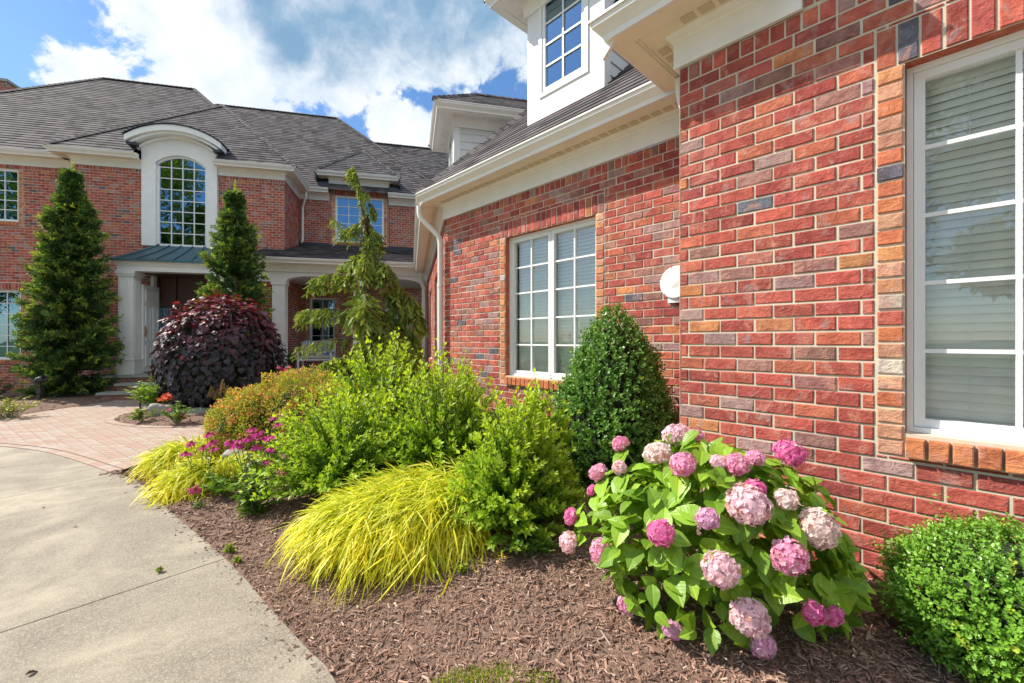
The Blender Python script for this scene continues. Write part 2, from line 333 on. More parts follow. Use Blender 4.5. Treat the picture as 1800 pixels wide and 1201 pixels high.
# ================================================================== HOUSE
rng = np.random.default_rng(7)
house = thing('brick_house', 'large two-storey red brick house with white trim and dark shingle roofs around the garden', 'house', (-2.0, 9.0, 0.0))
def part(name, mb, mats, parent=house, smooth=False, label=None):
    o = mb.build(name, mats, parent, smooth)
    if label: o['label'] = label
    return o
PAL_S = [((0.42,0.088,0.066),.34),((0.46,0.122,0.074),.13),((0.33,0.064,0.055),.22),((0.50,0.19,0.085),.04),((0.345,0.205,0.195),.10),((0.30,0.14,0.12),.09),((0.42,0.13,0.10),.05),((0.10,0.10,0.13),.03)]
PAL_H = [((0.55,0.23,0.10),.24),((0.54,0.28,0.18),.26),((0.50,0.42,0.38),.16),((0.50,0.15,0.07),.20),((0.40,0.09,0.06),.10),((0.09,0.085,0.11),.006)]
def pick(pal, n, far=False):
    p = np.array([q[1] for q in pal]); c = np.array([q[0] for q in pal]); i = rng.choice(len(pal), n, p=p/p.sum())
    return (c[i]*0.95+np.array((.016, .010, .008)))*1.04*rng.uniform(0.80, 1.15, (n, 1))*rng.uniform(0.95, 1.05, (n, 3))
BL, BH, JT = 0.2032, 0.0813, 0.0115
def brick_wall(F, w, u0, u1, z0, z1, openings=(), header=True, fine=True, ztop=None, flip=False, parent=house, label=None, name='brick_wall'):
    """running-bond wall: every brick is a raised block over a mortar sheet; openings get soldier heads, jamb bricks and rowlock sills"""
    R = []                                            # (ua, ub, za, zb, palette, proud)
    top = z1
    if header:
        top = z1-0.105
        for a in np.arange(u0, u1-0.02, BH):
            if not any(o[0]-.02 < a+BH/2 < o[1]+.02 and o[2] < z1-.05 < o[3] for o in openings): R.append((a, min(a+BH, u1), top, z1, 0, 0))
    ex = []
    for o in openings:
        a, b, c, d = o[:4]; jm = 0.112
        if len(o) > 4 and o[4] == 'plain': ex.append((a, b, c, d)); continue
        ex += [(a-jm, b+jm, c, d), (a-jm, b+jm, d, d+0.205), (a-jm, b+jm, c-0.118, c)]
        for side in (a-jm, b):
            for z in np.arange(d-BH, c-0.12-BH, -BH):
                if z+BH > c-0.118: R.append((side, side+jm-0.004, max(z, c-0.118), z+BH, 1, 0.002))
        nS = max(1, round((b-a+2*jm)/BH)); ww = (b-a+2*jm)/nS
        for i in range(nS): R.append((a-jm+i*ww, a-jm+(i+1)*ww, d, d+0.205, 0, 0))
        nS = max(1, round((b-a)/BH)); ww = (b-a)/nS
        for i in range(nS): R.append((a+i*ww, a+(i+1)*ww, c-0.118, c-0.012, 2, 0.035))
    k = 0; z = top
    while z > z0:
        zb = z; za = max(z-BH, z0); off = (k % 2)*BL/2
        cuts = [(a, b, max(za, c), min(zb, d)) for a, b, c, d in ex if min(zb, d)-max(za, c) > 0.004]
        start = u0-off; us = np.arange(start, u1, BL)
        for a in us:
            segs = [(max(a, u0), min(a+BL, u1), za, zb)]
            for (ca, cb, cc, cd) in cuts:
                ns = []
                for (sa, sb, sc_, sd) in segs:
                    if cb <= sa or ca >= sb or cd <= sc_ or cc >= sd: ns.append((sa, sb, sc_, sd)); continue
                    if sa < ca: ns.append((sa, ca, sc_, sd))
                    if sb > cb: ns.append((cb, sb, sc_, sd))
                    if sc_ < cc: ns.append((max(sa, ca), min(sb, cb), sc_, cc))
                    if sd > cd: ns.append((max(sa, ca), min(sb, cb), cd, sd))
                segs = ns
            for sg in segs:
                if sg[1]-sg[0] > 0.018 and sg[3]-sg[2] > 0.018: R.append((*sg, 0, 0))
        z -= BH; k += 1
    R = np.array(R); n = len(R); g = JT/2 if fine else 0.0072
    ua, ub, za, zb = R[:, 0]+g, R[:, 1]-g, R[:, 2]+g, R[:, 3]-g
    if ztop is not None:                              # gable: keep what lies under the rake
        keep = zb < np.minimum(ztop(ua), ztop(ub)); ua, ub, za, zb, R = ua[keep], ub[keep], za[keep], zb[keep], R[keep]; n = len(R)
    j = rng.normal(0, 0.0012, (n, 4)); ua = ua+j[:, 0]; ub = ub+j[:, 1]; za = za+j[:, 2]*.8; zb = zb+j[:, 3]*.8
    pr = R[:, 5]+rng.normal(0, 0.0012, n)
    pal = R[:, 4].astype(int); pal = np.where((R[:, 0] < u0+.001) & (R[:, 1]-R[:, 0] < .12) & (R[:, 3]-R[:, 2] < .083) & fine, 1, pal); colr = np.where((pal == 0)[:, None], pick(PAL_S, n), pick(PAL_H, n))
    colr = np.where((pal == 2)[:, None], np.array([0.50, 0.17, 0.075])*rng.uniform(.8, 1.2, (n, 1)), colr)
    mb = MB()
    back = w+(0.0065 if fine else 0.006)
    def P(u, z, ww): return np.stack([F.O[0]+u*F.d[0]+ww*F.n[0], F.O[1]+u*F.d[1]+ww*F.n[1], z], -1)
    bv = 0.005 if fine else 0.0
    ring = lambda e, ww: np.stack([P(ua+e, za+e, ww), P(ub-e, za+e, ww), P(ub-e, zb-e, ww), P(ua+e, zb-e, ww)], 1)
    tilt = rng.normal(0, 0.0012, (n, 4)) if fine else np.zeros((n, 4))
    f0 = ring(0, np.full(n, back)); fr = ring(bv, w-pr)
    fr = fr+tilt[..., None]*np.array([F.n[0], F.n[1], 0])
    rings = [f0, ring(0, w-pr+0.003), fr] if fine else [f0, fr]
    V = np.concatenate(rings, 1); nr = len(rings); m = 4*nr
    tm = []
    for r in range(nr-1):
        for q in range(4): tm.append((r*4+q, r*4+(q+1) % 4, (r+1)*4+(q+1) % 4, (r+1)*4+q))
    tm.append(tuple((nr-1)*4+q for q in range(4)))
    tm = np.array(tm)
    Fc = (np.arange(n)[:, None, None]*m+tm[None]).reshape(-1, 4)
    mb.add(V.reshape(-1, 3), Fc, 0, np.repeat(colr, len(tm), 0))
    # mortar sheet with the openings left out, and the reveals of the openings
    zt = z1 if ztop is None else float(np.max(ztop(np.linspace(u0, u1, 50))))-0.02
    xs = sorted({u0, u1, *[o[0] for o in openings], *[o[1] for o in openings]}); zs = sorted({z0, zt, *[o[2] for o in openings], *[o[3] for o in openings]})
    xs = [x for x in xs if u0-1e-6 <= x <= u1+1e-6]; zs = [q for q in zs if z0-1e-6 <= q <= zt+1e-6]
    if ztop is not None: xs = sorted(set(xs) | set(np.linspace(u0, u1, 60)))
    for i in range(len(xs)-1):
        for q in range(len(zs)-1):
            cx, cz = (xs[i]+xs[i+1])/2, (zs[q]+zs[q+1])/2
            if any(o[0] < cx < o[1] and o[2] < cz < o[3] for o in openings): continue
            a, b = zs[q], zs[q+1]
            if ztop is not None:
                b = min(b, float(ztop(np.array(cx)))-0.03)
                if b <= a: continue
            mb.poly([F.p(xs[i], back, a), F.p(xs[i+1], back, a), F.p(xs[i+1], back, b), F.p(xs[i], back, b)], 1)
    for o in openings:
        if len(o) > 4 or o[3] > zt: continue
        a, b, c, d = o[:4]
        if a > u0+.01: mb.poly([F.p(a, back, c), F.p(a, back+.12, c), F.p(a, back+.12, d), F.p(a, back, d)], 0, (0.45, 0.12, 0.07))
        if b < u1-.01: mb.poly([F.p(b, back, c), F.p(b, back+.12, c), F.p(b, back+.12, d), F.p(b, back, d)], 0, (0.45, 0.12, 0.07))
        mb.poly([F.p(a, back, d), F.p(b, back, d), F.p(b, back+.12, d), F.p(a, back+.12, d)], 0, (0.45, 0.12, 0.07))
        mb.poly([F.p(a, back, c-.004), F.p(b, back, c-.004), F.p(b, back+.12, c+.004), F.p(a, back+.12, c+.004)], 1)
    return part(name, mb, [BRICK, MORTAR], parent, label=label)
def frame_rect(mb, F, u0, u1, z0, z1, t, w0, w1, bottom=None, mat=0):
    b = t if bottom is None else bottom
    mb.box(F, u0, u0+t, w0, w1, z0, z1, mat); mb.box(F, u1-t, u1, w0, w1, z0, z1, mat)
    mb.box(F, u0+t, u1-t, w0, w1, z1-t, z1, mat); mb.box(F, u0+t, u1-t, w0, w1, z0, z0+b, mat)
def window(F, w, u0, u1, z0, z1, sash=1, cols=2, rows=5, glass=GLASS, blind=False, parent=house, label=None, inset=0.05, name='window', back=True, muntin=0.02, thin=(.024, .040)):
    fm = MB(); ft, st_ = thin
    frame_rect(fm, F, u0+.002, u1-.002, z0+.002, z1-.002, ft, w+inset, w+inset+.11)
    mw = (u1-u0-2*ft)/sash; mt = MB(); gl = MB()
    for i in range(sash):
        a = u0+ft+i*mw; b = a+mw; a += .004; b -= .004
        frame_rect(fm, F, a, b, z0+ft+.004, z1-ft-.004, st_, w+inset+.022, w+inset+.085)
        ga, gb, gc, gd = a+st_, b-st_, z0+ft+.004+st_, z1-ft-.004-st_
        for c in range(1, cols): x = ga+(gb-ga)*c/cols; mt.box(F, x-muntin/2, x+muntin/2, w+inset+.036, w+inset+.058, gc, gd)
        for r in range(1, rows):
            z = gc+(gd-gc)*r/rows
            xs = [ga]+[ga+(gb-ga)*c/cols for c in range(1, cols)]+[gb]
            for q in range(cols): mt.box(F, xs[q]+(muntin/2 if q else 0), xs[q+1]-(muntin/2 if q < cols-1 else 0), w+inset+.0385, w+inset+.0555, z-muntin/2, z+muntin/2)
        gl.pane(F, [F.p(ga, w+inset+.062, gc), F.p(gb, w+inset+.062, gc), F.p(gb, w+inset+.062, gd), F.p(ga, w+inset+.062, gd)])
    o = part(name, fm, VINYL, parent, label=label)
    part('muntins', mt, VINYL, o); part('pane', gl, glass, o)
    if blind:
        bm = MB(); wb = w+inset+.135
        n = int((z1-z0-.06)/0.043)
        for i in range(n):
            z = z1-.10-i*0.043
            if z < z0+.05: break
            q = [F.p(u0+.05, wb-.006, z-.024), F.p(u1-.05, wb-.006, z-.024), F.p(u1-.05, wb-.0035, z-.002), F.p(u0+.05, wb-.0035, z-.002), F.p(u1-.05, wb+.004, z+.020), F.p(u0+.05, wb+.004, z+.020)]
            bm.add(q, [(0, 1, 2, 3), (3, 2, 4, 5)], 0)
        bm.box(F, u0+.05, u1-.05, wb-.022, wb+.03, z1-.095, z1-.04)
        for c in np.linspace(u0+.22, u1-.22, max(2, sash*2)): bm.box(F, c-.0015, c+.0015, wb-.014, wb-.0125, z0+.06, z1-.1)
        part('blind', bm, BLIND, o)
    if back:
        im = MB(); d = 0.30 if blind else 1.1
        a, b, c, e = u0-.25, u1+.25, z0-.2, z1+.2; wa, wz = w+.17, w+.17+d
        for q in ([(a,wz,c),(b,wz,c),(b,wz,e),(a,wz,e)], [(a,wa,c),(a,wz,c),(a,wz,e),(a,wa,e)], [(b,wa,c),(b,wz,c),(b,wz,e),(b,wa,e)], [(a,wa,e),(b,wa,e),(b,wz,e),(a,wz,e)], [(a,wa,c),(b,wa,c),(b,wz,c),(a,wz,c)]):
            im.poly([F.p(*t) for t in q])
        part('interior', im, DARK, o)
    return o
def sweep(mb, path, prof, side=1, closed=False, mat=0, caps=True):
    """profile (offset outward, z) swept along a plan path with mitred corners"""
    path = np.asarray(path, float); n = len(path); off = []
    for i in range(n):
        ds = []
        if i > 0 or closed: v = path[i]-path[i-1]; ds.append(v/np.linalg.norm(v))
        if i < n-1 or closed: v = path[(i+1) % n]-path[i]; ds.append(v/np.linalg.norm(v))
        nn = [np.array([-v[1], v[0]])*side for v in ds]
        if len(nn) == 1: off.append(nn[0])
        else: s_ = nn[0]+nn[1]; off.append(s_/(1+nn[0]@nn[1]))
    k = len(prof)
    V = np.array([[(*(path[i]+off[i]*o), z) for o, z in prof] for i in range(n)]).reshape(-1, 3)
    segs = range(n if closed else n-1)
    Fc = [(i*k+a, ((i+1) % n)*k+a, ((i+1) % n)*k+(a+1) % k, i*k+(a+1) % k) for i in segs for a in range(k)]
    mb.add(V, Fc, mat)
    if caps and not closed:
        mb.add(V[:k], [list(range(k))], mat); mb.add(V[-k:], [list(range(k))[::-1]], mat)
def eave(path, zf, side=1, vents=True, label=None, skip_gutter=False):
    """frieze board, bed mould, soffit with vents, fascia and K-style gutter along one eave"""
    m1 = MB()
    sweep(m1, path, [(0.001, zf), (0.028, zf), (0.028, zf+.17), (0.001, zf+.17)], side)
    sweep(m1, path, [(0.001, zf+.17), (0.034, zf+.17), (0.040, zf+.185), (0.062, zf+.20), (0.072, zf+.222), (0.001, zf+.222)], side)
    part('frieze', m1, WHITE, label=label)
    m2 = MB()
    sweep(m2, path, [(0.001, zf+.222), (0.215, zf+.222), (0.215, zf+.24), (0.001, zf+.24)], side)
    sweep(m2, path, [(0.215, zf+.20), (0.335, zf+.20), (0.335, zf+.36), (0.215, zf+.36)], side)
    sweep(m2, path, [(0.198, zf+.212), (0.215, zf+.212), (0.215, zf+.222), (0.198, zf+.222)], side)
    P = np.asarray(path, float)
    if vents:
        for i in range(len(P)-1):
            v = P[i+1]-P[i]; L = np.linalg.norm(v); v = v/L; nn = np.array([-v[1], v[0]])*side
            fr = Fr(P[i], v, -nn)
            for a in np.arange(0.08, L-.08, 0.115): m2.box(fr, a, a+.085, -.168, -.098, zf+.217, zf+.223, 1)
    part('soffit', m2, [SOFFIT_BOUNCE, TAN])
    if not skip_gutter:
        m3 = MB()
        sweep(m3, path, [(0.336, zf+.20), (0.365, zf+.20), (0.372, zf+.235), (0.402, zf+.268), (0.428, zf+.292), (0.432, zf+.325), (0.446, zf+.325), (0.446, zf+.342), (0.436, zf+.342), (0.432, zf+.332),(0.345, zf+.25), (0.336, zf+.332)], side)
        part('gutter', m3, GUTTER)
ROOF_T = 0.010
# ---- roofs -------------------------------------------------------
def clip(poly, v0, v1):
    def half(ps, f):
        out = []
        for i in range(len(ps)):
            a, b = ps[i], ps[(i+1) % len(ps)]; fa, fb = f(a), f(b)
            if fa >= 0: out.append(a)
            if (fa >= 0) != (fb >= 0):
                t = fa/(fa-fb); out.append(tuple(a[q]+t*(b[q]-a[q]) for q in range(len(a))))
        return out
    p = half(poly, lambda q: q[1]-v0)
    return half(p, lambda q: v1-q[1]) if len(p) > 2 else []
def roof_plane(mb, P, h=0.165, t=None):
    t = ROOF_T if t is None else t
    """shingled slope: P 3-D polygon; P[0]->P[1] is the eave. Each course overlaps the one below."""
    P = [np.array(p, float) for p in P]; e = P[1]-P[0]; e /= np.linalg.norm(e)
    nrm = np.zeros(3)
    for i in range(len(P)): nrm += np.cross(P[i], P[(i+1) % len(P)])
    nrm /= np.linalg.norm(nrm)
    if nrm[2] < 0: nrm = -nrm
    up = np.cross(nrm, e)
    if up[2] < 0: up = -up
    q = [((p-P[0])@e, (p-P[0])@up) for p in P]
    vmax = max(v for _, v in q); so = rng.uniform(0, 50)
    k = 0
    while k*h < vmax-1e-4:
        pc = clip(q, k*h, (k+1)*h)
        if len(pc) >= 3:
            V = [P[0]+a*e+v*up+nrm*(t*(1-(v-k*h)/h)) for a, v in pc]
            mb.poly(V, 0, (1, 1, 1), [(a+so, v+.001) for a, v in pc])
            lo = [x for x in pc if abs(x[1]-k*h) < 1e-6]
            if len(lo) >= 2:
                a0, a1 = min(x[0] for x in lo), max(x[0] for x in lo)
                b0, b1 = P[0]+a0*e+k*h*up, P[0]+a1*e+k*h*up
                mb.poly([b0-nrm*.004, b1-nrm*.004, b1+nrm*t, b0+nrm*t], 0, (1, 1, 1), [(a0+so, k*h+.001), (a1+so, k*h+.001), (a1+so, k*h+.002), (a0+so, k*h+.002)])
        k += 1
def ridge(mb, a, b, r=0.10):
    a, b = np.array(a, float), np.array(b, float); v = b-a; L = np.linalg.norm(v); v /= L
    s_ = np.cross(v, (0, 0, 1)); s_ /= np.linalg.norm(s_); up = np.cross(s_, v)
    n = max(1, int(L/.16))
    for i in range(n):
        p0, p1 = a+v*L*i/n, a+v*(L*(i+1)/n+.01)
        lift = 0.035
        q = [p0-s_*r-up*.05+up*lift, p0+up*(lift+.022), p0+s_*r-up*.05+up*lift, p1-s_*r-up*.05+up*(lift-.012), p1+up*(lift+.008), p1+s_*r-up*.05+up*(lift-.012)]
        mb.add(q, [(0, 1, 4, 3), (1, 2, 5, 4)], 0, (1, 1, 1), [[(i*3.1, 0.01), (i*3.1+.1, .01), (i*3.1+.1, .05), (i*3.1, .05)]]*2)
        mb.add(q, [(0, 2, 1)], 0, (1, 1, 1), [[(i*3.1, 0.01), (i*3.1+.1, .01), (i*3.1+.1, .05)]])
def downspout(pts, parent=house, r=0.04, label=None):
    mb = MB(); P = [np.array(p, float) for p in pts]; out = [P[0]]
    for i in range(1, len(P)-1):
        for t in np.linspace(0, 1, 5):
            a = P[i]+(P[i-1]-P[i])/np.linalg.norm(P[i-1]-P[i])*min(.09, np.linalg.norm(P[i-1]-P[i])/2)
            b = P[i]+(P[i+1]-P[i])/np.linalg.norm(P[i+1]-P[i])*min(.09, np.linalg.norm(P[i+1]-P[i])/2)
            out.append((1-t)**2*a+2*t*(1-t)*P[i]+t*t*b)
    out.append(P[-1]); mb.tube(out, r, 10)
    for p in (P[-1]+(P[-2]-P[-1])*.25, P[-1]+(P[-2]-P[-1])*.75):
        mb.tube([p-np.array([0, 0, .02]), p+np.array([0, 0, .02])], r*1.15, 10)
    return part('downspout', mb, GUTTER, parent, True, label)
# ------------------------------------------------------------------ garden wing
ZF = 3.365
PW = 0.93; OV = 0.42; ZE = ZF+.33
WIN_A = (-2.58, -1.144, 1.042, 2.873); WIN_B = (1.375, 2.81, 1.042, 2.86)
rake = lambda u: ZE+PW*(OV-np.abs(np.asarray(u)+1.86)-0.0+1.86-0.0)-.02
GA = lambda u: ZE-.03+PW*(1.86+OV-np.abs(np.asarray(u, float)+1.86))
brick_wall(W, 0, -3.72, 0, 0.0, ZF+.0001, [WIN_A], header=True, fine=True, label='near brick wall of the projecting bay in full sun')
bw2 = brick_wall(W, 0, -3.72, -0.72, ZF+.001, ZF+.34, [], header=False, fine=True, label='brick band over the near window')
gm = brick_wall(W, 0, -3.72, 0, ZF+.341, ZF+2.6, [], header=False, fine=False, ztop=GA, label='brick gable above the near window')
Sd = Fr(W.xy(0, 0), W.n, -W.d)         # side wall of the bay: u runs into the building
brick_wall(Sd, 0, 0.0, WB, 0.0, ZF, [], header=True, fine=False)
brick_wall(W, WB, 0, 4.2, 0.0, ZF+.01, [WIN_B], header=True, fine=True, label='long brick wall with the double window')
WIN_C = [(1.55, 2.95, 1.042, 2.86), (4.3, 5.7, 1.042, 2.86)]
brick_wall(C, 0, 0, 7.05, 0.0, ZF+.01, WIN_C, header=True, fine=False, label='sunlit brick wall seen edge-on beyond the downspout')
window(W, 0, *WIN_A, sash=2, cols=2, rows=5, blind=True, inset=.075, label='large white window beside the hydrangea with closed blinds')
window(W, WB, *WIN_B, sash=2, cols=2, rows=5, blind=True, inset=.075, label='white double casement window behind the cone-shaped boxwood')
for q in WIN_C: window(C, 0, *q, sash=2, cols=2, rows=5, blind=True)
eave([W.xy(0, WB-.43), W.xy(0, 0), W.xy(-.72, 0)], ZF, -1, label='frieze on the cornice return at the near corner')
# cap of the cornice return
mb = MB(); cr = [W.xy(.42, .45), W.xy(.42, -.42), W.xy(-.72, -.42), W.xy(-.72, .0), W.xy(-.3, .0), W.xy(-.3, .45)]
mb.poly([(*cr[0], ZE+.01), (*cr[1], ZE), (*W.xy(.05, -.02), ZE+.22), (*W.xy(.05, .45), ZE+.22)]); mb.poly([(*cr[1], ZE), (*cr[2], ZE), (*W.xy(-.72, -.015), ZE+.2), (*W.xy(.05, -.02), ZE+.22)])
part('roof', mb, SHING, label='small shingled cap on the cornice return')
eave([W.xy(.02, WB), W.xy(4.2, WB), C.xy(6.75, 0)], ZF+.01, 1, label='long frieze under the wing eave')
mb = MB(); zr = lambda w: ZE+.01+PW*(w-(WB-OV))
WE = WB-OV; t15 = math.tan(math.radians(15)); uc = 4.2+OV*t15; WR = 5.6
roof_plane(mb, [W.p(-3.0, WE, zr(WE)), W.p(uc, WE, zr(WE)), W.p(uc-t15*(WR-WE), WR, zr(WR)), W.p(-3.0, WR, zr(WR))])
cc = -OV*t15; dW = WR-WE
roof_plane(mb, [C.p(cc, -OV, zr(WE)), C.p(9.0, -OV, zr(WE)), C.p(9.0, -OV+dW, zr(WR)), C.p(cc+t15*dW, -OV+dW, zr(WR))])
ridge(mb, W.p(uc, WE, zr(WE)), W.p(uc-t15*dW, WR, zr(WR)))
part('roof', mb, SHING, label='wing roof with two dormers')
mb = MB()                               # gable roof of the near bay with its rake overhang
zg = lambda u: ZE+PW*(.42-u)
for s_ in (0, 1):
    u_e = .42 if s_ == 0 else -4.14
    roof_plane(mb, [W.p(u_e, -.34, ZE), W.p(u_e, 4.2, ZE), W.p(-1.86, 4.2, zg(-1.86)), W.p(-1.86, -.34, zg(-1.86))])
part('roof', mb, SHING, label='gable roof over the near bay')
mb = MB()
for s_ in (1, -1):
    for (w0, w1, dz0, dz1) in ((-.33, -.30, -.22, -.015), (-.30, -.03, -.045, -.02)):
        a, b = (.40, -1.86) if s_ > 0 else (-4.12, -1.86)
        za, zb = ZE, zg(-1.86)
        mb.hexa([W.p(a, w0, za+dz0), W.p(b, w0, zb+dz0), W.p(b, w1, zb+dz0), W.p(a, w1, za+dz0), W.p(a, w0, za+dz1), W.p(b, w0, zb+dz1), W.p(b, w1, zb+dz1), W.p(a, w1, za+dz1)])
part('rake_board', mb, WHITE)
def dormer(F, w, u0, u1, zb, roofz, label):
    zs = 6.05; um = (u0+u1)/2; hw = (u1-u0)/2
    mb = MB(); cw = .22
    mb.box(F, u0, u0+cw, w, w+.05, zb-.25, zs); mb.box(F, u1-cw, u1, w, w+.05, zb-.25, zs)
    wz0, wz1 = zb+.30, zs-.02
    mb.box(F, u0+cw, u1-cw, w, w+.05, zb-.25, wz0)
    mb.box(F, u0+cw, u1-cw, w+.004, w+.05, wz1, zs)
    mb.box(F, u0, u0+.05, w+.05, w+.13, zb-.1, zs); mb.box(F, u1-.05, u1, w+.05, w+.13, zb-.1, zs)
    d = part('dormer', mb, WHITE, label=label)
    sd = MB()                                             # lap siding on both cheeks
    for uu, sg in ((u0, -1), (u1, 1)):
        z = zb-.1; i = 0
        while z < zs:
            z2 = min(z+.165, zs); wa = w+.13; wl = w+2.6
            a = uu-sg*.022; b = uu-sg*.006
            sd.hexa([F.p(a-sg*.02, wa, z), F.p(b, wa, z), F.p(b, wl, z), F.p(a-sg*.02, wl, z), F.p(a-sg*.02, wa, z2), F.p(a, wa, z2), F.p(a, wl, z2), F.p(a-sg*.02, wl, z2)])
            z += .165
    part('siding', sd, SIDING, d)
    fm = MB(); a, b = u0+cw, u1-cw
    frame_rect(fm, F, a+.002, b-.002, wz0, wz1, .05, w-.018, w+.05); frame_rect(fm, F, a+.055, b-.055, wz0+.055, wz1-.055, .05, w-.004, w+.04)
    ga, gb, gc, gd = a+.105, b-.105, wz0+.105, wz1-.105
    nr = 4; x = (ga+gb)/2; fm.box(F, x-.011, x+.011, w+.002, w+.018, gc, gd)
    for r in range(1, nr):
        z = gc+(gd-gc)*r/nr
        fm.box(F, ga, x-.011, w+.004, w+.016, z-.011, z+.011); fm.box(F, x+.011, gb, w+.004, w+.016, z-.011, z+.011)
    part('window_frame', fm, VINYL, d)
    g = MB(); g.pane(F, [F.p(ga, w+.022, gc), F.p(gb, w+.022, gc), F.p(gb, w+.022, gd), F.p(ga, w+.022, gd)]); part('pane', g, GLASSR, d)
    im = MB(); im.poly([F.p(u0+.02, w+.5, zb-.2), F.p(u1-.02, w+.5, zb-.2), F.p(u1-.02, w+.5, zs), F.p(u0+.02, w+.5, zs)]); part('interior', im, DARK, d)
    path = [F.xy(u0, w+2.6), F.xy(u0, w), F.xy(u1, w), F.xy(u1, w+2.6)]
    e = MB(); sd_ = 1
    sweep(e, path, [(0.0, zs-.16), (.03, zs-.16), (.05, zs), (.0, zs)], sd_)
    sweep(e, path, [(0.0, zs), (.24, zs), (.24, zs+.02), (0, zs+.02)], sd_); sweep(e, path, [(.24, zs-.02), (.33, zs-.02), (.33, zs+.15), (.24, zs+.15)], sd_)
    for i in range(3):
        A_, B_ = np.array(path[i]), np.array(path[i+1]); v = B_-A_; L = np.linalg.norm(v); v /= L; nn = np.array([-v[1], v[0]])*sd_; fr_ = Fr(A_, v, -nn)
        for q in np.arange(.02, L, .115): e.box(fr_, q, q+.088, -.20, -.09, zs-.005, zs+.002, 1)
    part('soffit', e, [WHITE, SIDING], d)
    gt = MB(); sweep(gt, path, [(.331, zs-.0), (.365, zs-.0), (.372, zs+.035), (.42, zs+.09), (.424, zs+.125), (.436, zs+.125), (.436, zs+.142), (.42, zs+.142), (.345, zs+.05), (.331, zs+.12)], sd_)
    part('gutter', gt, GUTTER, d)
    rf = MB(); o = .43; ze = zs+.13; pr = .75; H = (hw+o)*pr
    roof_plane(rf, [F.p(u0-o, w-o, ze), F.p(u1+o, w-o, ze), F.p(um, w+hw, ze+H)])
    roof_plane(rf, [F.p(u0-o, w-o, ze), F.p(u0-o, w+4, ze), F.p(um, w+4, ze+H), F.p(um, w+hw, ze+H)]); roof_plane(rf, [F.p(u1+o, w+4, ze), F.p(u1+o, w-o, ze), F.p(um, w+hw, ze+H), F.p(um, w+4, ze+H)])
    ridge(rf, F.p(u0-o, w-o, ze), F.p(um, w+hw, ze+H), .07); ridge(rf, F.p(u1+o, w-o, ze), F.p(um, w+hw, ze+H), .07); ridge(rf, F.p(um, w+hw, ze+H), F.p(um, w+4, ze+H), .07)
    part('dormer_roof', rf, SHING, d)
dormer(W, 1.30, 1.50, 2.74, 4.40, None, 'near white dormer with a tall sunlit window')
dormer(C, 1.30-WB, 2.10, 3.34, 4.40, None, 'farther white dormer partly hidden behind the wing roof')
gk = C.xy(-.05, -.37)
downspout([(*C.xy(.06, -.385), ZF+.22), (*C.xy(.06, -.385), ZF+.05), (*C.xy(-.02, -.07), ZF-.27), (*C.xy(-.02, -.07), .1)], label='white downspout at the corner of the long wall', r=.042)
downspout([(*W.xy(.20, .42), ZF+.20), (*W.xy(.18, .42), ZF+.0), (*W.xy(.055, .30), ZF-.18), (*W.xy(.055, .30), .3)], r=.034, label='white downspout hidden behind the bay corner')
ROOF_T = 0.015
# ------------------------------------------------------------------ main house
ZM = 6.65; ZG = ZM+.33
A_U = dict(l=1.757, r=3.753, c=2.755)
UP1 = (-3.10, -1.64, 5.0, 6.55); LO1 = (-3.05, -1.585, .95, 2.99)
brick_wall(M, .5, -8.0, 0, 0, ZM, [UP1, LO1], fine=False, label='recessed brick front left of the entrance bay')
brick_wall(M, 0, 0, 5.63, 0, ZM, [(A_U['l']+.02, A_U['r']-.02, 4.36, ZM+.02, 'plain'), (1.95, 3.95, .5, 3.55, 'plain')], fine=False, label='brick entrance bay with the arched window')
MR = Fr(M.xy(5.63, 0), M.n, -M.d); brick_wall(MR, 0, 0, 1.9, 0, ZM, [], fine=False, label='shaded side of the entrance bay')
ML = Fr(M.xy(0, .5), -M.n, M.d); brick_wall(ML, 0, 0, .5, 0, ZM, [], fine=False)
W3 = (6.867, 8.592, 5.165, 6.88); P1 = (5.97, 6.84, .95, 3.09); P2 = (8.64, 9.50, .95, 3.12)
brick_wall(M, 1.9, 5.48, 10.6, 0, ZM+.05, [W3, P1, P2], fine=False, label='brick front behind the porch')
brick_wall(M, 1.82, 6.67, 8.76, 5.0, ZM+.62, [W3], fine=False, header=True, label='brick wall dormer around the upper window')
window(M, .5, *UP1, sash=2, cols=2, rows=5, glass=GLASSR, label='upper window at the far left')
window(M, .5, *LO1, sash=2, cols=2, rows=6, glass=GLASSR, label='ground-floor window at the far left')
window(M, 1.82, *W3, sash=1, cols=4, rows=5, glass=GLASSR, label='upper window reflecting blue sky behind the weeping cedar', inset=.02)
window(M, 1.9, *P1, sash=1, cols=2, rows=6, glass=GLASSR, label='left porch window'); window(M, 1.9, *P2, sash=1, cols=2, rows=6, glass=GLASSR, label='right porch window')
eave([M.xy(-8.0, .5), M.xy(-.02, .5)], ZM, -1, vents=False, label='frieze at the far left')
eave([M.xy(0, .5), M.xy(0, 0), M.xy(A_U['l'], 0)], ZM, -1, vents=False, label='frieze left of the arched window')
eave([M.xy(A_U['r'], 0), M.xy(5.63, 0), M.xy(5.63, 1.9)], ZM, -1, vents=False, label='frieze right of the arched window')
eave([M.xy(5.66, 1.9), M.xy(6.67, 1.9)], ZM+.03, -1, vents=False); eave([M.xy(8.76, 1.9), M.xy(10.6, 1.9)], ZM+.03, -1, vents=False)
eave([M.xy(6.67, 1.9), M.xy(6.67, 1.82), M.xy(8.76, 1.82), M.xy(8.76, 1.9)], ZM+.62, -1, vents=False, label='frieze over the upper window')
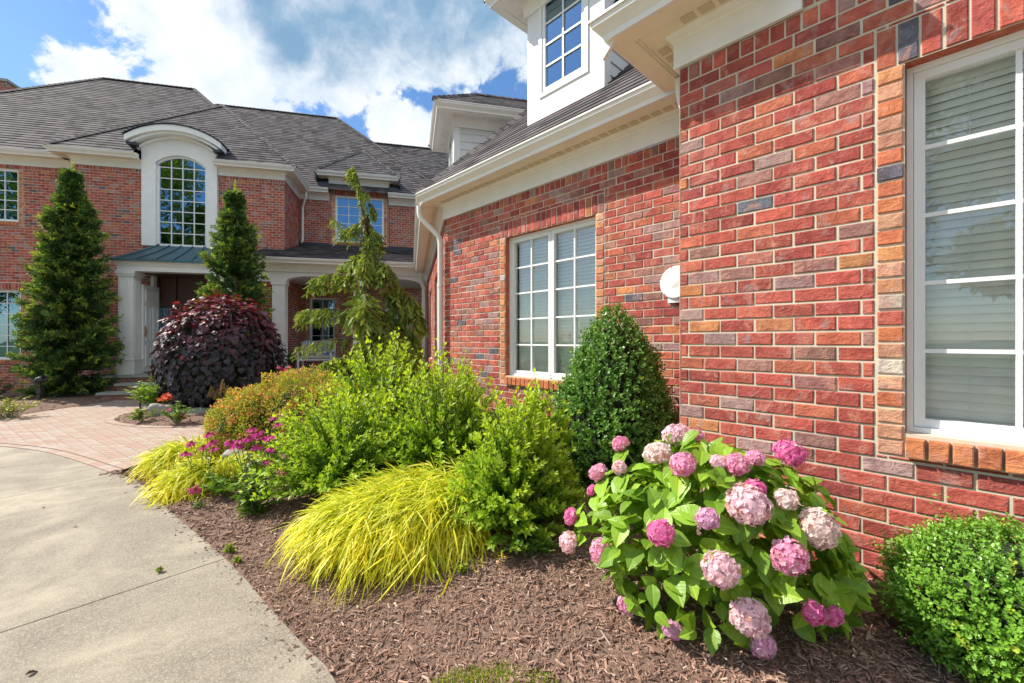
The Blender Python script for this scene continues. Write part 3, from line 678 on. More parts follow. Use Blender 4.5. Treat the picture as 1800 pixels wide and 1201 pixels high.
# arched white surround: piers, arched head, hood and window
def arc_z(u, zs, za, h): return zs+(za-zs)*max(0.0, 1-((u-A_U['c'])/h)**2)**.5 if abs(u-A_U['c']) < h else zs
def circ(u, zs, za, h):            # true segment arc through (+-h, zs) with crown za
    r = (h*h+(za-zs)**2)/(2*(za-zs)); return za-r+math.sqrt(max(0, r*r-(u-A_U['c'])**2))
mb = MB(); wl, wr = 2.125, 3.457; ht = lambda u: circ(u, 6.84, 7.13, .666); hb = lambda u: circ(u, 7.28, 7.62, 1.0)
w0, w1 = -.10, .06
mb.box(M, A_U['l'], wl, w0, w1, 4.36, 6.84); mb.box(M, wr, A_U['r'], w0, w1, 4.36, 6.84)
us = np.linspace(A_U['l'], A_U['r'], 25)
for a, b in zip(us[:-1], us[1:]):
    la = max(6.84, ht(a)) if wl <= a <= wr else 6.84; lb = max(6.84, ht(b)) if wl <= b <= wr else 6.84
    mb.hexa([M.p(a, w0, la), M.p(b, w0, lb), M.p(b, w1, lb), M.p(a, w1, la), M.p(a, w0, hb(a)), M.p(b, w0, hb(b)), M.p(b, w1, hb(b)), M.p(a, w1, hb(a))])
sur = part('window_surround', mb, WHITE, label='white arched surround of the tall entrance window')
mb = MB()
hoods = [(-.46, 1.24, 7.30, 7.72, .17), (-.38, 1.17, 7.24, 7.655, .07), (-.20, 1.06, 7.185, 7.585, .07)]
for (wf, h, zs, za, th) in hoods:
    us = np.linspace(A_U['c']-h, A_U['c']+h, 33)
    for a, b in zip(us[:-1], us[1:]):
        za_, zb_ = circ(a, zs, za, h), circ(b, zs, za, h); wb_ = -.05
        mb.hexa([M.p(a, wf, za_), M.p(b, wf, zb_), M.p(b, wb_, zb_), M.p(a, wb_, za_), M.p(a, wf, za_+th), M.p(b, wf, zb_+th), M.p(b, wb_, zb_+th), M.p(a, wb_, za_+th)])
part('arched_hood', mb, WHITE, sur)
mb = MB(); us = np.linspace(A_U['c']-1.28, A_U['c']+1.28, 33)
for a, b in zip(us[:-1], us[1:]):
    za_, zb_ = circ(a, 7.475, 7.90, 1.28), circ(b, 7.475, 7.90, 1.28)
    mb.hexa([M.p(a, -.50, za_), M.p(b, -.50, zb_), M.p(b, 1.6, zb_), M.p(a, 1.6, za_), M.p(a, -.50, za_+.02), M.p(b, -.50, zb_+.02), M.p(b, 1.6, zb_+.02), M.p(a, 1.6, za_+.02)])
for sg in (-1, 1):
    a = A_U['c']+sg*1.22; b = A_U['c']+sg*1.003
    mb.hexa([M.p(min(a, b), -.40, 7.22), M.p(max(a, b), -.40, 7.22), M.p(max(a, b), 1.2, 7.22), M.p(min(a, b), 1.2, 7.22), M.p(min(a, b), -.40, 7.30), M.p(max(a, b), -.40, 7.30), M.p(max(a, b), 1.2, 7.30), M.p(min(a, b), 1.2, 7.30)])
part('hood_roof', mb, FLASH, sur)
fm = MB(); us = np.linspace(wl, wr, 21)
for a, b in zip(us[:-1], us[1:]):
    fm.hexa([M.p(a, -.02, ht(a)-.06), M.p(b, -.02, ht(b)-.06), M.p(b, .05, ht(b)-.06), M.p(a, .05, ht(a)-.06), M.p(a, -.02, ht(a)), M.p(b, -.02, ht(b)), M.p(b, .05, ht(b)), M.p(a, .05, ht(a))])
fm.box(M, wl, wl+.06, -.02, .05, 4.43, 6.80); fm.box(M, wr-.06, wr, -.02, .05, 4.43, 6.80); fm.box(M, wl+.06, wr-.06, -.02, .05, 4.36, 4.44)
aw = part('window', fm, VINYL, label='tall arched window over the entrance reflecting trees')
mt = MB()
for i in range(1, 4):
    u = wl+.06+(wr-wl-.12)*i/4; mt.box(M, u-.012, u+.012, -.005, .015, 4.44, ht(u)-.06)
for i in range(1, 8):
    z = 4.44+.333*i; mt.box(M, wl+.06, wr-.06, -.002, .012, z-.012, z+.012)
part('muntins', mt, VINYL, aw)
g = MB(); us = np.linspace(wl+.05, wr-.05, 21)
for a, b in zip(us[:-1], us[1:]): g.pane(M, [M.p(a, .02, 4.43), M.p(b, .02, 4.43), M.p(b, .02, ht(b)-.05), M.p(a, .02, ht(a)-.05)])
part('pane', g, GLASSR, aw)
im = MB()
for q in ([(1.5,2.5,4.1),(4,2.5,4.1),(4,2.5,7.2),(1.5,2.5,7.2)], [(1.5,.1,4.1),(1.5,2.5,4.1),(1.5,2.5,7.2),(1.5,.1,7.2)], [(4,.1,4.1),(4,2.5,4.1),(4,2.5,7.2),(4,.1,7.2)], [(1.5,.1,4.1),(4,.1,4.1),(4,2.5,4.1),(1.5,2.5,4.1)]): im.poly([M.p(*t) for t in q])
part('interior', im, DARK, aw)
# roofs of the main house (12 in 12)
def hip_roof(u0, u1, w0, w1, ze, pitch, label, front=True, caps=True):
    mb = MB(); hw = (w1-w0)/2; zt = ze+hw*pitch; wm = (w0+w1)/2
    A_, B_, C_, D_ = M.p(u0, w0, ze), M.p(u1, w0, ze), M.p(u1, w1, ze), M.p(u0, w1, ze); R0, R1 = M.p(u0+hw, wm, zt), M.p(u1-hw, wm, zt)
    roof_plane(mb, [A_, B_, R1, R0]); roof_plane(mb, [B_, C_, R1]); roof_plane(mb, [C_, D_, R0, R1]); roof_plane(mb, [D_, A_, R0])
    for a, b in ((A_, R0), (B_, R1), (R0, R1)): ridge(mb, a, b)
    return part('roof', mb, SHING, label=label)
hip_roof(-6.85, 5.78, .08, 9.60, ZG, 1.0, 'main hip roof over the entrance')
hip_roof(-3.9, 11.25, 1.48, 11.62, ZG, 1.0, 'long hip roof right of the entrance')
mb = MB(); b0, b1, bw, ap = -.42, 6.05, -.42, 2.82; hw = (b1-b0)/2; zt = ZG+hw
nl, nr_ = 1.70, 3.81; zz = lambda w: ZG+(w-bw)
roof_plane(mb, [M.p(b0, bw, ZG), M.p(nl, bw, ZG), M.p(nl, bw+nl-b0, zz(bw+nl-b0))]); roof_plane(mb, [M.p(nr_, bw, ZG), M.p(b1, bw, ZG), M.p(nr_, bw+b1-nr_, zz(bw+b1-nr_))])
roof_plane(mb, [M.p(nl, .07, zz(.07)), M.p(nr_, .07, zz(.07)), M.p(nr_, bw+b1-nr_, zz(bw+b1-nr_)), M.p(ap, bw+hw, zt), M.p(nl, bw+nl-b0, zz(bw+nl-b0))])
roof_plane(mb, [M.p(b0, bw+6, ZG), M.p(b0, bw, ZG), M.p(ap, bw+hw, zt), M.p(ap, bw+6, zt)]); roof_plane(mb, [M.p(b1, bw, ZG), M.p(b1, bw+6, ZG), M.p(ap, bw+6, zt), M.p(ap, bw+hw, zt)])
ridge(mb, M.p(b0, bw, ZG), M.p(ap, bw+hw, zt)); ridge(mb, M.p(b1, bw, ZG), M.p(ap, bw+hw, zt)); part('roof', mb, SHING, label='small hip roof over the entrance bay')
mb = MB(); b0, b1, bw = 6.25, 9.18, 1.40; hw = (b1-b0)/2; zl = ZM+.62+.33; zt = zl+hw
roof_plane(mb, [M.p(b0, bw, zl), M.p(b1, bw, zl), M.p(7.715, bw+hw, zt)]); roof_plane(mb, [M.p(b0, bw+4, zl), M.p(b0, bw, zl), M.p(7.715, bw+hw, zt), M.p(7.715, bw+4, zt)]); roof_plane(mb, [M.p(b1, bw, zl), M.p(b1, bw+4, zl), M.p(7.715, bw+4, zt), M.p(7.715, bw+hw, zt)])
ridge(mb, M.p(b0, bw, zl), M.p(7.715, bw+hw, zt), .08); ridge(mb, M.p(b1, bw, zl), M.p(7.715, bw+hw, zt), .08); part('roof', mb, SHING, label='little hip roof over the upper window')
for q in ((6.24, 6.30, 1.45, 3.2, zl-.30, zl-.02), (9.13, 9.19, 1.45, 3.2, zl-.30, zl-.02), (6.3, 6.67, 1.62, 1.66, ZM+.34, ZM+.62), (8.76, 9.13, 1.62, 1.66, ZM+.34, ZM+.62)): mb = MB(); mb.box(M, *q); part('flashing', mb, FLASH)
mb = MB(); roof_plane(mb, [M.p(6.5, 4.6, 8.5), M.p(20, 4.6, 8.5), M.p(20, 7.2, 11.35), M.p(6.5, 7.2, 11.35)]); roof_plane(mb, [M.p(20, 9.8, 8.5), M.p(6.5, 9.8, 8.5), M.p(6.5, 7.2, 11.35), M.p(20, 7.2, 11.35)])
ridge(mb, M.p(6.5, 7.2, 11.35), M.p(20, 7.2, 11.35)); part('roof', mb, SHING, label='rear roof ridge behind the wing')
mb = MB(); roof_plane(mb, [M.p(9, 2.0, 5.65), M.p(20, 2.0, 5.65), M.p(20, 4.6, 8.5), M.p(9, 4.6, 8.5)]); part('roof', mb, SHING, label='lower slope of the rear roof')
# chimney
Ch = Fr(M.xy(-7.3, 6.0), M.d, M.n); brick_wall(Ch, 0, 0, 1.32, 9, 11.75, [], header=True, fine=False, name='chimney', label='brick chimney at the far left edge'); Cr = Fr(Ch.xy(1.32, 0), M.n, -M.d); brick_wall(Cr, 0, 0, .9, 9, 11.75, [], header=True, fine=False, name='chimney_side')
mb = MB(); mb.box(Ch, -.05, 1.37, -.05, .95, 11.75, 11.85); part('chimney_cap', mb, STONE)
# entrance portico
pl, prr, pw = 1.68, 4.45, -1.0
cols_ = []
for a in (pl, prr-.36):
    mb = MB()
    mb.box(M, a, a+.36, pw, pw+.36, .98, 3.30); mb.box(M, a-.035, a+.395, pw-.035, pw+.395, .56, .95); mb.box(M, a-.05, a+.41, pw-.05, pw+.41, .95, .98)
    mb.box(M, a-.03, a+.39, pw-.03, pw+.39, 3.30, 3.36); mb.box(M, a-.05, a+.41, pw-.05, pw+.41, 3.36, 3.45)
    for q in range(5): mb.box(M, a+.045+q*.058, a+.075+q*.058, pw-.010, pw-.001, 1.06, 3.2); mb.box(M, a+.361, a+.370, pw+.045+q*.058, pw+.075+q*.058, 1.06, 3.2)
    cols_.append(mb)
mb = MB(); path = [M.xy(pl, 0), M.xy(pl, pw), M.xy(prr, pw), M.xy(prr, 0)]
sweep(mb, path, [(0, 3.451), (.02, 3.451), (.02, 3.58), (.04, 3.60), (.07, 3.66), (.12, 3.70), (.12, 3.73), (-.3, 3.73), (-.3, 3.451)], -1); por = part('portico', mb, WHITE, label='white entrance portico with square columns')
for mb in cols_: part('column', mb, WHITE, por)
mb = MB(); prof = [(0.0, 0.0), (.16, .10), (.36, .20), (.62, .33), (.95, .52), (1.16, .66)]
o = .16
for i in range(len(prof)-1):
    (d0, h0), (d1, h1) = prof[i], prof[i+1]
    Lq = [M.p(pl-o+d0*.42, pw-o+d0, 3.735+h0), M.p(prr+o-d0*.42, pw-o+d0, 3.735+h0), M.p(prr+o-d1*.42, pw-o+d1, 3.735+h1), M.p(pl-o+d1*.42, pw-o+d1, 3.735+h1)]
    mb.poly(Lq)
    for sg, ue in ((1, pl-o), (-1, prr+o)): mb.poly([M.p(ue+sg*d0*.42, pw-o+d0, 3.735+h0), M.p(ue+sg*d0*.42, .3, 3.735+h0), M.p(ue+sg*d1*.42, .3, 3.735+h1), M.p(ue+sg*d1*.42, pw-o+d1, 3.735+h1)])
    for k in range(7):                                          # standing seams
        f = (k+.5)/7
        a0 = pl-o+d0*.42+f*(prr-pl+2*o-d0*.84); a1 = pl-o+d1*.42+f*(prr-pl+2*o-d1*.84)
        mb.hexa([M.p(a0-.012, pw-o+d0, 3.737+h0), M.p(a0+.012, pw-o+d0, 3.737+h0), M.p(a1+.012, pw-o+d1, 3.737+h1), M.p(a1-.012, pw-o+d1, 3.737+h1), M.p(a0-.012, pw-o+d0, 3.77+h0), M.p(a0+.012, pw-o+d0, 3.77+h0), M.p(a1+.012, pw-o+d1, 3.77+h1), M.p(a1-.012, pw-o+d1, 3.77+h1)])
mb.box(M, pl-o-.01, prr+o+.01, pw-o-.012, pw-o, 3.70, 3.755); part('copper_roof', mb, COPPER, por)
mb = MB(); mb.box(M, 1.70, 4.43, pw+.302, .2, 3.453, 3.49); part('ceiling', mb, WOOD, por)
mb = MB(); mb.box(M, 1.95, 3.95, .25, .30, .56, 3.55)
for a, b in ((2.0, 2.06), (2.42, 2.52), (3.40, 3.50), (3.62, 3.68)): mb.box(M, a, b, .18, .2495, .56, 3.5)
for z in (2.55,): mb.box(M, 2.06, 3.40, .19, .2495, z, z+.1)
dr = part('entrance_door', mb, WOOD, label='dark wooden front door with sidelight')
mb = MB(); mb.box(M, 2.54, 3.38, .20, .245, .58, 2.54)
for a, b, c, d in ((2.62, 2.92, .7, 1.35), (3.0, 3.3, .7, 1.35), (2.62, 2.92, 1.5, 2.45), (3.0, 3.3, 1.5, 2.45)): frame_rect(mb, M, a, b, c, d, .03, .185, .1995)
part('door_leaf', mb, WOOD, dr)
mb = MB(); mb.pane(M, [M.p(2.08, .21, 1.2), M.p(2.40, .21, 1.2), M.p(2.40, .21, 2.5), M.p(2.08, .21, 2.5)]); mb.pane(M, [M.p(2.66, .19, 1.55), M.p(2.88, .19, 1.55), M.p(2.88, .19, 2.4), M.p(2.66, .19, 2.4)]); part('pane', mb, GLASSR, dr)
OD = Fr(M.xy(2.03, -.62), M.n, M.d)                             # open white door leaf
mb = MB(); mb.box(OD, 0, .80, 0, .05, .60, 3.12)
for a, b, c, d in ((.10, .70, 2.62, 3.0), (.10, .34, 1.5, 2.5), (.46, .70, 1.5, 2.5), (.10, .34, .75, 1.35), (.46, .70, .75, 1.35)):
    frame_rect(mb, OD, a, b, c, d, .025, .0505, .068); mb.box(OD, a+.05, b-.05, .0505, .062, c+.05, d-.05)
od = part('open_door', mb, VINYL, label='open white panelled door beside the column')
mb = MB(); mb.box(OD, .045, .085, .0505, .075, 1.62, 1.92); mb.tube([OD.p(.065, .12, 1.70), OD.p(.065, .12, 1.84)], .012); mb.box(OD, .055, .075, .075, .12, 1.76, 1.78); part('handle', mb, m_simple('brass', (.5, .36, .12), (.6, .45, .18), 10, .3, .05, .9), od)
mb = MB(); Dj = Fr(M.xy(2.0, -.02), M.n, M.d); mb.box(M, 1.951, 2.02, .0, .2, .56, 3.5); part('door_frame', mb, WHITE)
# landing and steps
mb = MB(); mb.box(M, 1.40, 3.95, -1.35, 0.0, 0.0, .50); mb.box(M, 2.10, 3.9, -1.78, -1.352, 0.0, .315); mb.box(M, 1.98, 3.9, -2.22, -1.782, 0, .13); ld = part('landing', mb, BRICK, label='brick landing and steps with bluestone treads')
ld_col = ld.data.attributes['Col'].data
for f in ld_col: f.vector = (.30, .14, .10)
mb = MB(); mb.box(M, 1.33, 3.99, -1.40, -.001, .501, .56); part('stone_tread', mb, STONE, ld)
mb = MB(); mb.box(M, 2.05, 3.93, -1.83, -1.402, .316, .375); part('stone_tread', mb, STONE, ld)
mb = MB(); mb.box(M, 1.92, 3.93, -2.27, -1.832, .131, .19); part('stone_tread', mb, STONE, ld)
# porch
p0, p1_, pw = 5.0, 10.08, -1.5
mb = MB(); mb.box(M, p0, p1_, pw-.1, 1.88, 0.0, .56); part('porch_floor', mb, STONE)
mb = MB()
for a, hw_ in ((5.70, .17), (7.90, .17)):
    a += .0; mb.box(M, a, a+.33, pw, pw+.33, .92, 3.12); mb.box(M, a-.04, a+.37, pw-.04, pw+.37, .56, .92); mb.box(M, a-.03, a+.36, pw-.03, pw+.36, 3.12, 3.22)
    for q in range(4): mb.box(M, a+.05+q*.065, a+.085+q*.065, pw-.009, pw-.001, 1.0, 3.05)
    part('porch_column', mb, WHITE); mb = MB()
mb.box(M, 9.92, 10.08, pw, pw+.3, .56, 3.22); part('porch_column', mb, WHITE)
def arch_beam(mb, a, b, zs, zc, zt):
    us = np.linspace(a, b, 33); c = (a+b)/2; h = (b-a)/2
    f = lambda u: zs+(zc-zs)*max(0, 1-abs((u-c)/h)**2.6)**(1/2.6)
    for q, r in zip(us[:-1], us[1:]): mb.hexa([M.p(q, pw+.03, f(q)), M.p(r, pw+.03, f(r)), M.p(r, pw+.30, f(r)), M.p(q, pw+.30, f(q)), M.p(q, pw+.03, zt), M.p(r, pw+.03, zt), M.p(r, pw+.30, zt), M.p(q, pw+.30, zt)])
mb = MB(); ZP = 3.50
arch_beam(mb, 6.03, 7.90, 3.16, 3.40, ZP); arch_beam(mb, 8.23, 9.92, 3.16, 3.40, ZP)
mb.box(M, 5.70, 6.03, pw+.03, pw+.30, 3.22, ZP); mb.box(M, 7.90, 8.23, pw+.03, pw+.30, 3.22, ZP); mb.box(M, 9.92, 10.08, pw+.03, pw+.3, 3.22, ZP); mb.box(M, p0, 5.70, pw+.03, pw+.3, 3.22, ZP)
part('porch_beam', mb, WHITE, label='white porch beam with two flat arches')
eave([M.xy(p0, pw), M.xy(10.05, pw)], ZP, -1, vents=False, label='frieze along the porch')
mb = MB(); mb.box(M, p0, 10.08, pw+.02, 1.88, 3.52, 3.56); part('porch_ceiling', mb, WHITE)
mb = MB(); zq = ZP+.33; roof_plane(mb, [M.p(p0, pw-.42, zq), M.p(10.3, pw-.42, zq), M.p(10.3, 1.86, 4.98), M.p(p0, 1.86, 4.98)]); part('roof', mb, SHING, label='low porch roof with moss along the wall')
for q in ((5.65, 6.655, 1.86, 1.90, 4.93, 5.10), (8.775, 10.2, 1.86, 1.90, 4.93, 5.10), (6.66, 8.77, 1.78, 1.815, 4.93, 5.04)): mb = MB(); mb.box(M, *q); part('flashing', mb, FLASH)
downspout([M.p(5.93, 1.60, ZM+.25), M.p(5.93, 1.55, ZM+.05), M.p(5.76, 1.80, ZM-.3), M.p(5.76, 1.80, 5.15), M.p(5.76, 1.66, 5.05)], label='white downspout in the corner above the porch roof')
downspout([M.p(9.86, pw-.38, ZP+.22), M.p(9.86, pw-.38, ZP+.02), M.p(10.0, pw-.06, ZP-.28), M.p(10.0, pw-.06, .6)], label='white downspout at the right end of the porch')
# ================================================================== GROUND
g_rng = np.random.default_rng(11)
def dist_poly(P, poly, closed=False):
    """distance of points (n,2) to a polyline"""
    d = np.full(len(P), 1e9); q = list(poly)+([poly[0]] if closed else [])
    for a, b in zip(q[:-1], q[1:]):
        a = np.array(a); b = np.array(b); v = b-a; t = np.clip(((P-a)@v)/(v@v), 0, 1); d = np.minimum(d, np.linalg.norm(P-a-t[:, None]*v, axis=1))
    return d
def inside(P, poly):
    x, y = P[:, 0], P[:, 1]; r = np.zeros(len(P), bool); n = len(poly); j = n-1
    for i in range(n):
        xi, yi = poly[i]; xj, yj = poly[j]
        c = ((yi > y) != (yj > y)) & (x < (xj-xi)*(y-yi)/(yj-yi+1e-12)+xi); r ^= c; j = i
    return r
def smooth_line(pts, n=8):
    pts = [np.array(p, float) for p in pts]; out = []
    for i in range(len(pts)-1):
        p0 = pts[max(i-1, 0)]; p1 = pts[i]; p2 = pts[i+1]; p3 = pts[min(i+2, len(pts)-1)]
        for t in np.linspace(0, 1, n, endpoint=False):
            out.append(.5*((2*p1)+(-p0+p2)*t+(2*p0-5*p1+4*p2-p3)*t*t+(-p0+3*p1-3*p2+p3)*t**3))
    out.append(pts[-1]); return out
edge = smooth_line([(1.3, -1.2), (.35, .2), (-.28, 1.22), (-.77, 1.87), (-1.0, 2.08), (-1.32, 2.36), (-1.94, 2.91), (-2.99, 3.74), (-4.02, 4.57), (-4.56, 4.84)])
pave_edge = smooth_line([(-4.56, 4.84), (-4.22, 5.10), (-4.12, 5.6), (-4.05, 6.2), (-3.9, 6.9), (-3.6, 7.5), (-3.0, 8.2), (-2.6, 9.2), (-2.6, 10.4)])
bedP = edge+pave_edge[1:]+[np.array(q) for q in [(3.5, 10.5), (6, 6), (6, -1.2)]]
isl = smooth_line([(-7.55, 10.1), (-7.95, 9.3), (-7.86, 8.60), (-7.45, 8.0), (-6.7, 7.62), (-6.04, 7.5), (-5.3, 7.62), (-4.75, 8.0), (-4.3, 8.8), (-4.3, 10.5)])
islP = isl+[np.array((-4.3, 11.6)), np.array((-7.55, 11.2))]
lft = smooth_line([(-10.6, 7.2), (-10.0, 8.2), (-9.95, 9.0), (-9.92, 9.96), (-9.98, 10.5)])
lftP = lft+[np.array(q) for q in [(-10.4, 13.5), (-30, 9.5), (-30, 6.0), (-15, 6.6)]]
def bed_h(P):
    P = np.atleast_2d(P)
    h = np.full(len(P), -0.06)
    for poly, top, wd in ((bedP, .25, 1.25), (islP, .10, .8), (lftP, .08, .8)):
        i = inside(P, [tuple(q) for q in poly]); d = dist_poly(P, poly, True); t = np.clip(d/wd, 0, 1); s = t*t*(3-2*t)
        hh = np.where(i, .012+top*s, np.where(d < .10, -.02-.3*d, -.06)); h = np.maximum(h, hh)
    return h
def gz(x, y): return float(bed_h([(x, y)])[0])
def grid_mesh(x0, x1, y0, y1, st, fz, jit=0.0):
    xs = np.arange(x0, x1+st/2, st); ys = np.arange(y0, y1+st/2, st); X, Y = np.meshgrid(xs, ys); P = np.stack([X.ravel(), Y.ravel()], -1)
    Z = fz(P); n = len(xs); i = np.arange(len(ys)-1)[:, None]*n; j = np.arange(n-1)[None]
    Fq = np.stack([i+j, i+j+1, i+n+j+1, i+n+j], -1).reshape(-1, 4)
    keep = (Z[Fq] > -.055).any(1)
    return np.column_stack([P, Z]), Fq[keep]
def lump(P, s, a):
    return a*(np.sin(P[:, 0]*s*1.3+1.7*np.sin(P[:, 1]*s*.7))*np.sin(P[:, 1]*s*1.1+1.3*np.sin(P[:, 0]*s*.9)))
mb = MB(); V, Fq = grid_mesh(-5.2, 4.4, -1.0, 10.6, .05, lambda P: bed_h(P)+np.where(bed_h(P) > 0, lump(P, 7, .010)+lump(P, 23, .006), 0)); mb.add(V, Fq)
V, Fq = grid_mesh(-8.4, -4.2, 7.3, 11.6, .06, lambda P: bed_h(P)+np.where(bed_h(P) > 0, lump(P, 9, .008), 0)); mb.add(V, Fq)
V, Fq = grid_mesh(-20, -9.6, 6.0, 13.5, .08, lambda P: bed_h(P)+np.where(bed_h(P) > 0, lump(P, 9, .008), 0)); mb.add(V, Fq)
tag(mb.build('mulch_bed', SOIL, smooth=True), 'brown bark mulch ground of the planting beds', None, kind='structure')
mb = MB(); mb.poly([(-400, -400, -.12), (400, -400, -.12), (400, 400, -.12), (-400, 400, -.12)]); tag(mb.build('ground', LAWN), None, None, kind='structure')
# driveway slabs, split along the saw-cut joints
drive_out = smooth_line([(-30, 7.9), (-16, 7.6), (-9.5, 6.55), (-7.26, 6.05), (-6.12, 5.66), (-4.56, 4.84)], 6)
driveP = [(-30, -14), (9, -14), (1.3, -1.2)]+[tuple(q) for q in edge[1:]]+[tuple(q) for q in drive_out[::-1][1:]]
jl = [((-2.63, 2.19), (-2.0, 2.91)), ((-4.86, 4.05), (-4.44, 4.73))]
def halfclip(poly, a, b, gap):
    """keep what lies left of the line a->b shifted by gap"""
    a = np.array(a, float); b = np.array(b, float); v = (b-a)/np.linalg.norm(b-a); n = np.array([-v[1], v[0]])
    f = lambda p: (np.array(p)-a)@n-gap
    out = []
    for i in range(len(poly)):
        p, q = poly[i], poly[(i+1) % len(poly)]; fp, fq = f(p), f(q)
        if fp >= 0: out.append(tuple(p))
        if (fp >= 0) != (fq >= 0): t = fp/(fp-fq); out.append(tuple(np.array(p)+t*(np.array(q)-np.array(p))))
    return out
bands = []
jn = [((-.6-.0, -.9), (.35, .2)), jl[0], jl[1], ((-8.6, 4.9), (-7.6, 6.15)), ((-12.6, 5.6), (-11.6, 6.95))]
rest = driveP
for k in range(len(jn)+1):
    p = driveP
    if k > 0: p = halfclip(p, jn[k-1][0], jn[k-1][1], .005)
    if k < len(jn): p = halfclip(p, jn[k][1], jn[k][0], .005)
    if len(p) > 2: bands.append(p)
mb = MB()
for p in bands:
    P3 = [(x, y, 0.0) for x, y in p]; mb.poly(P3); n = len(p)
    V = P3+[(x, y, -.1) for x, y in p]; mb.add(V, [(i, (i+1) % n, n+(i+1) % n, n+i) for i in range(n)])
tag(mb.build('driveway', CONC), 'worn beige concrete driveway with saw-cut joints', None, kind='structure')
mb = MB(); mb.poly([(-40, -20, -.05), (12, -20, -.05), (12, 9, -.05), (-40, 9, -.05)]); tag(mb.build('gravel_base', SOIL), None, None, kind='structure')
# paver court: sheet with its outline; the curved double border course follows the driveway
mb = MB(); pv = [tuple(q) for q in drive_out]+[tuple(q) for q in pave_edge[1:]]+[(-2.6, 12.5), (-10.4, 12.5)]+[tuple(q) for q in lft[::-1]]+[(-15, 6.7), (-30, 7.0)]
pv = [tuple(q) for q in drive_out]+[tuple(q) for q in pave_edge[1:]]+[(-2.6, 12.5), (-30, 12.5)]
mb.poly([(x, y, -.004) for x, y in pv], 0, (1, 1, 1), [(x*.985+y*.17, y*.985-x*.17) for x, y in pv])
tag(mb.build('paver_path', PAVER), 'pink and grey interlocking brick pavers leading to the steps', None, kind='structure')
mb = MB(); dl = np.array(drive_out); tn = np.gradient(dl, axis=0); tn /= np.linalg.norm(tn, axis=1)[:, None]; nn = np.stack([-tn[:, 1], tn[:, 0]], -1)
sgn = 1 if nn[5, 1] > 0 else -1; L = np.concatenate([[0], np.cumsum(np.linalg.norm(np.diff(dl, axis=0), axis=1))])
for k in range(2):
    a, b = .012+k*.125, .012+k*.125+.11
    for i in range(len(dl)-1):
        q = [dl[i]+nn[i]*sgn*a, dl[i+1]+nn[i+1]*sgn*a, dl[i+1]+nn[i+1]*sgn*b, dl[i]+nn[i]*sgn*b]
        mb.poly([(*p, .002) for p in q], 0, (1, 1, 1), [(L[i], k*.11+.003), (L[i+1], k*.11+.003), (L[i+1], k*.11+.107), (L[i], k*.11+.107)])
il = np.array(isl); tn = np.gradient(il, axis=0); tn /= np.linalg.norm(tn, axis=1)[:, None]; nn2 = np.stack([-tn[:, 1], tn[:, 0]], -1)
s2 = -1 if inside((il+nn2*.1)[20:21], islP)[0] else 1
L2 = np.concatenate([[0], np.cumsum(np.linalg.norm(np.diff(il, axis=0), axis=1))])
for i in range(len(il)-1):
    q = [il[i]+nn2[i]*s2*.0, il[i+1]+nn2[i+1]*s2*.0, il[i+1]+nn2[i+1]*s2*.13, il[i]+nn2[i]*s2*.13]
    mb.poly([(*p, .002) for p in q], 0, (1, 1, 1), [(L2[i], .003), (L2[i+1], .003), (L2[i+1], .107), (L2[i], .107)])
tag(mb.build('border_course', PAVERB), 'curved border course of pavers along the driveway', None, kind='structure')
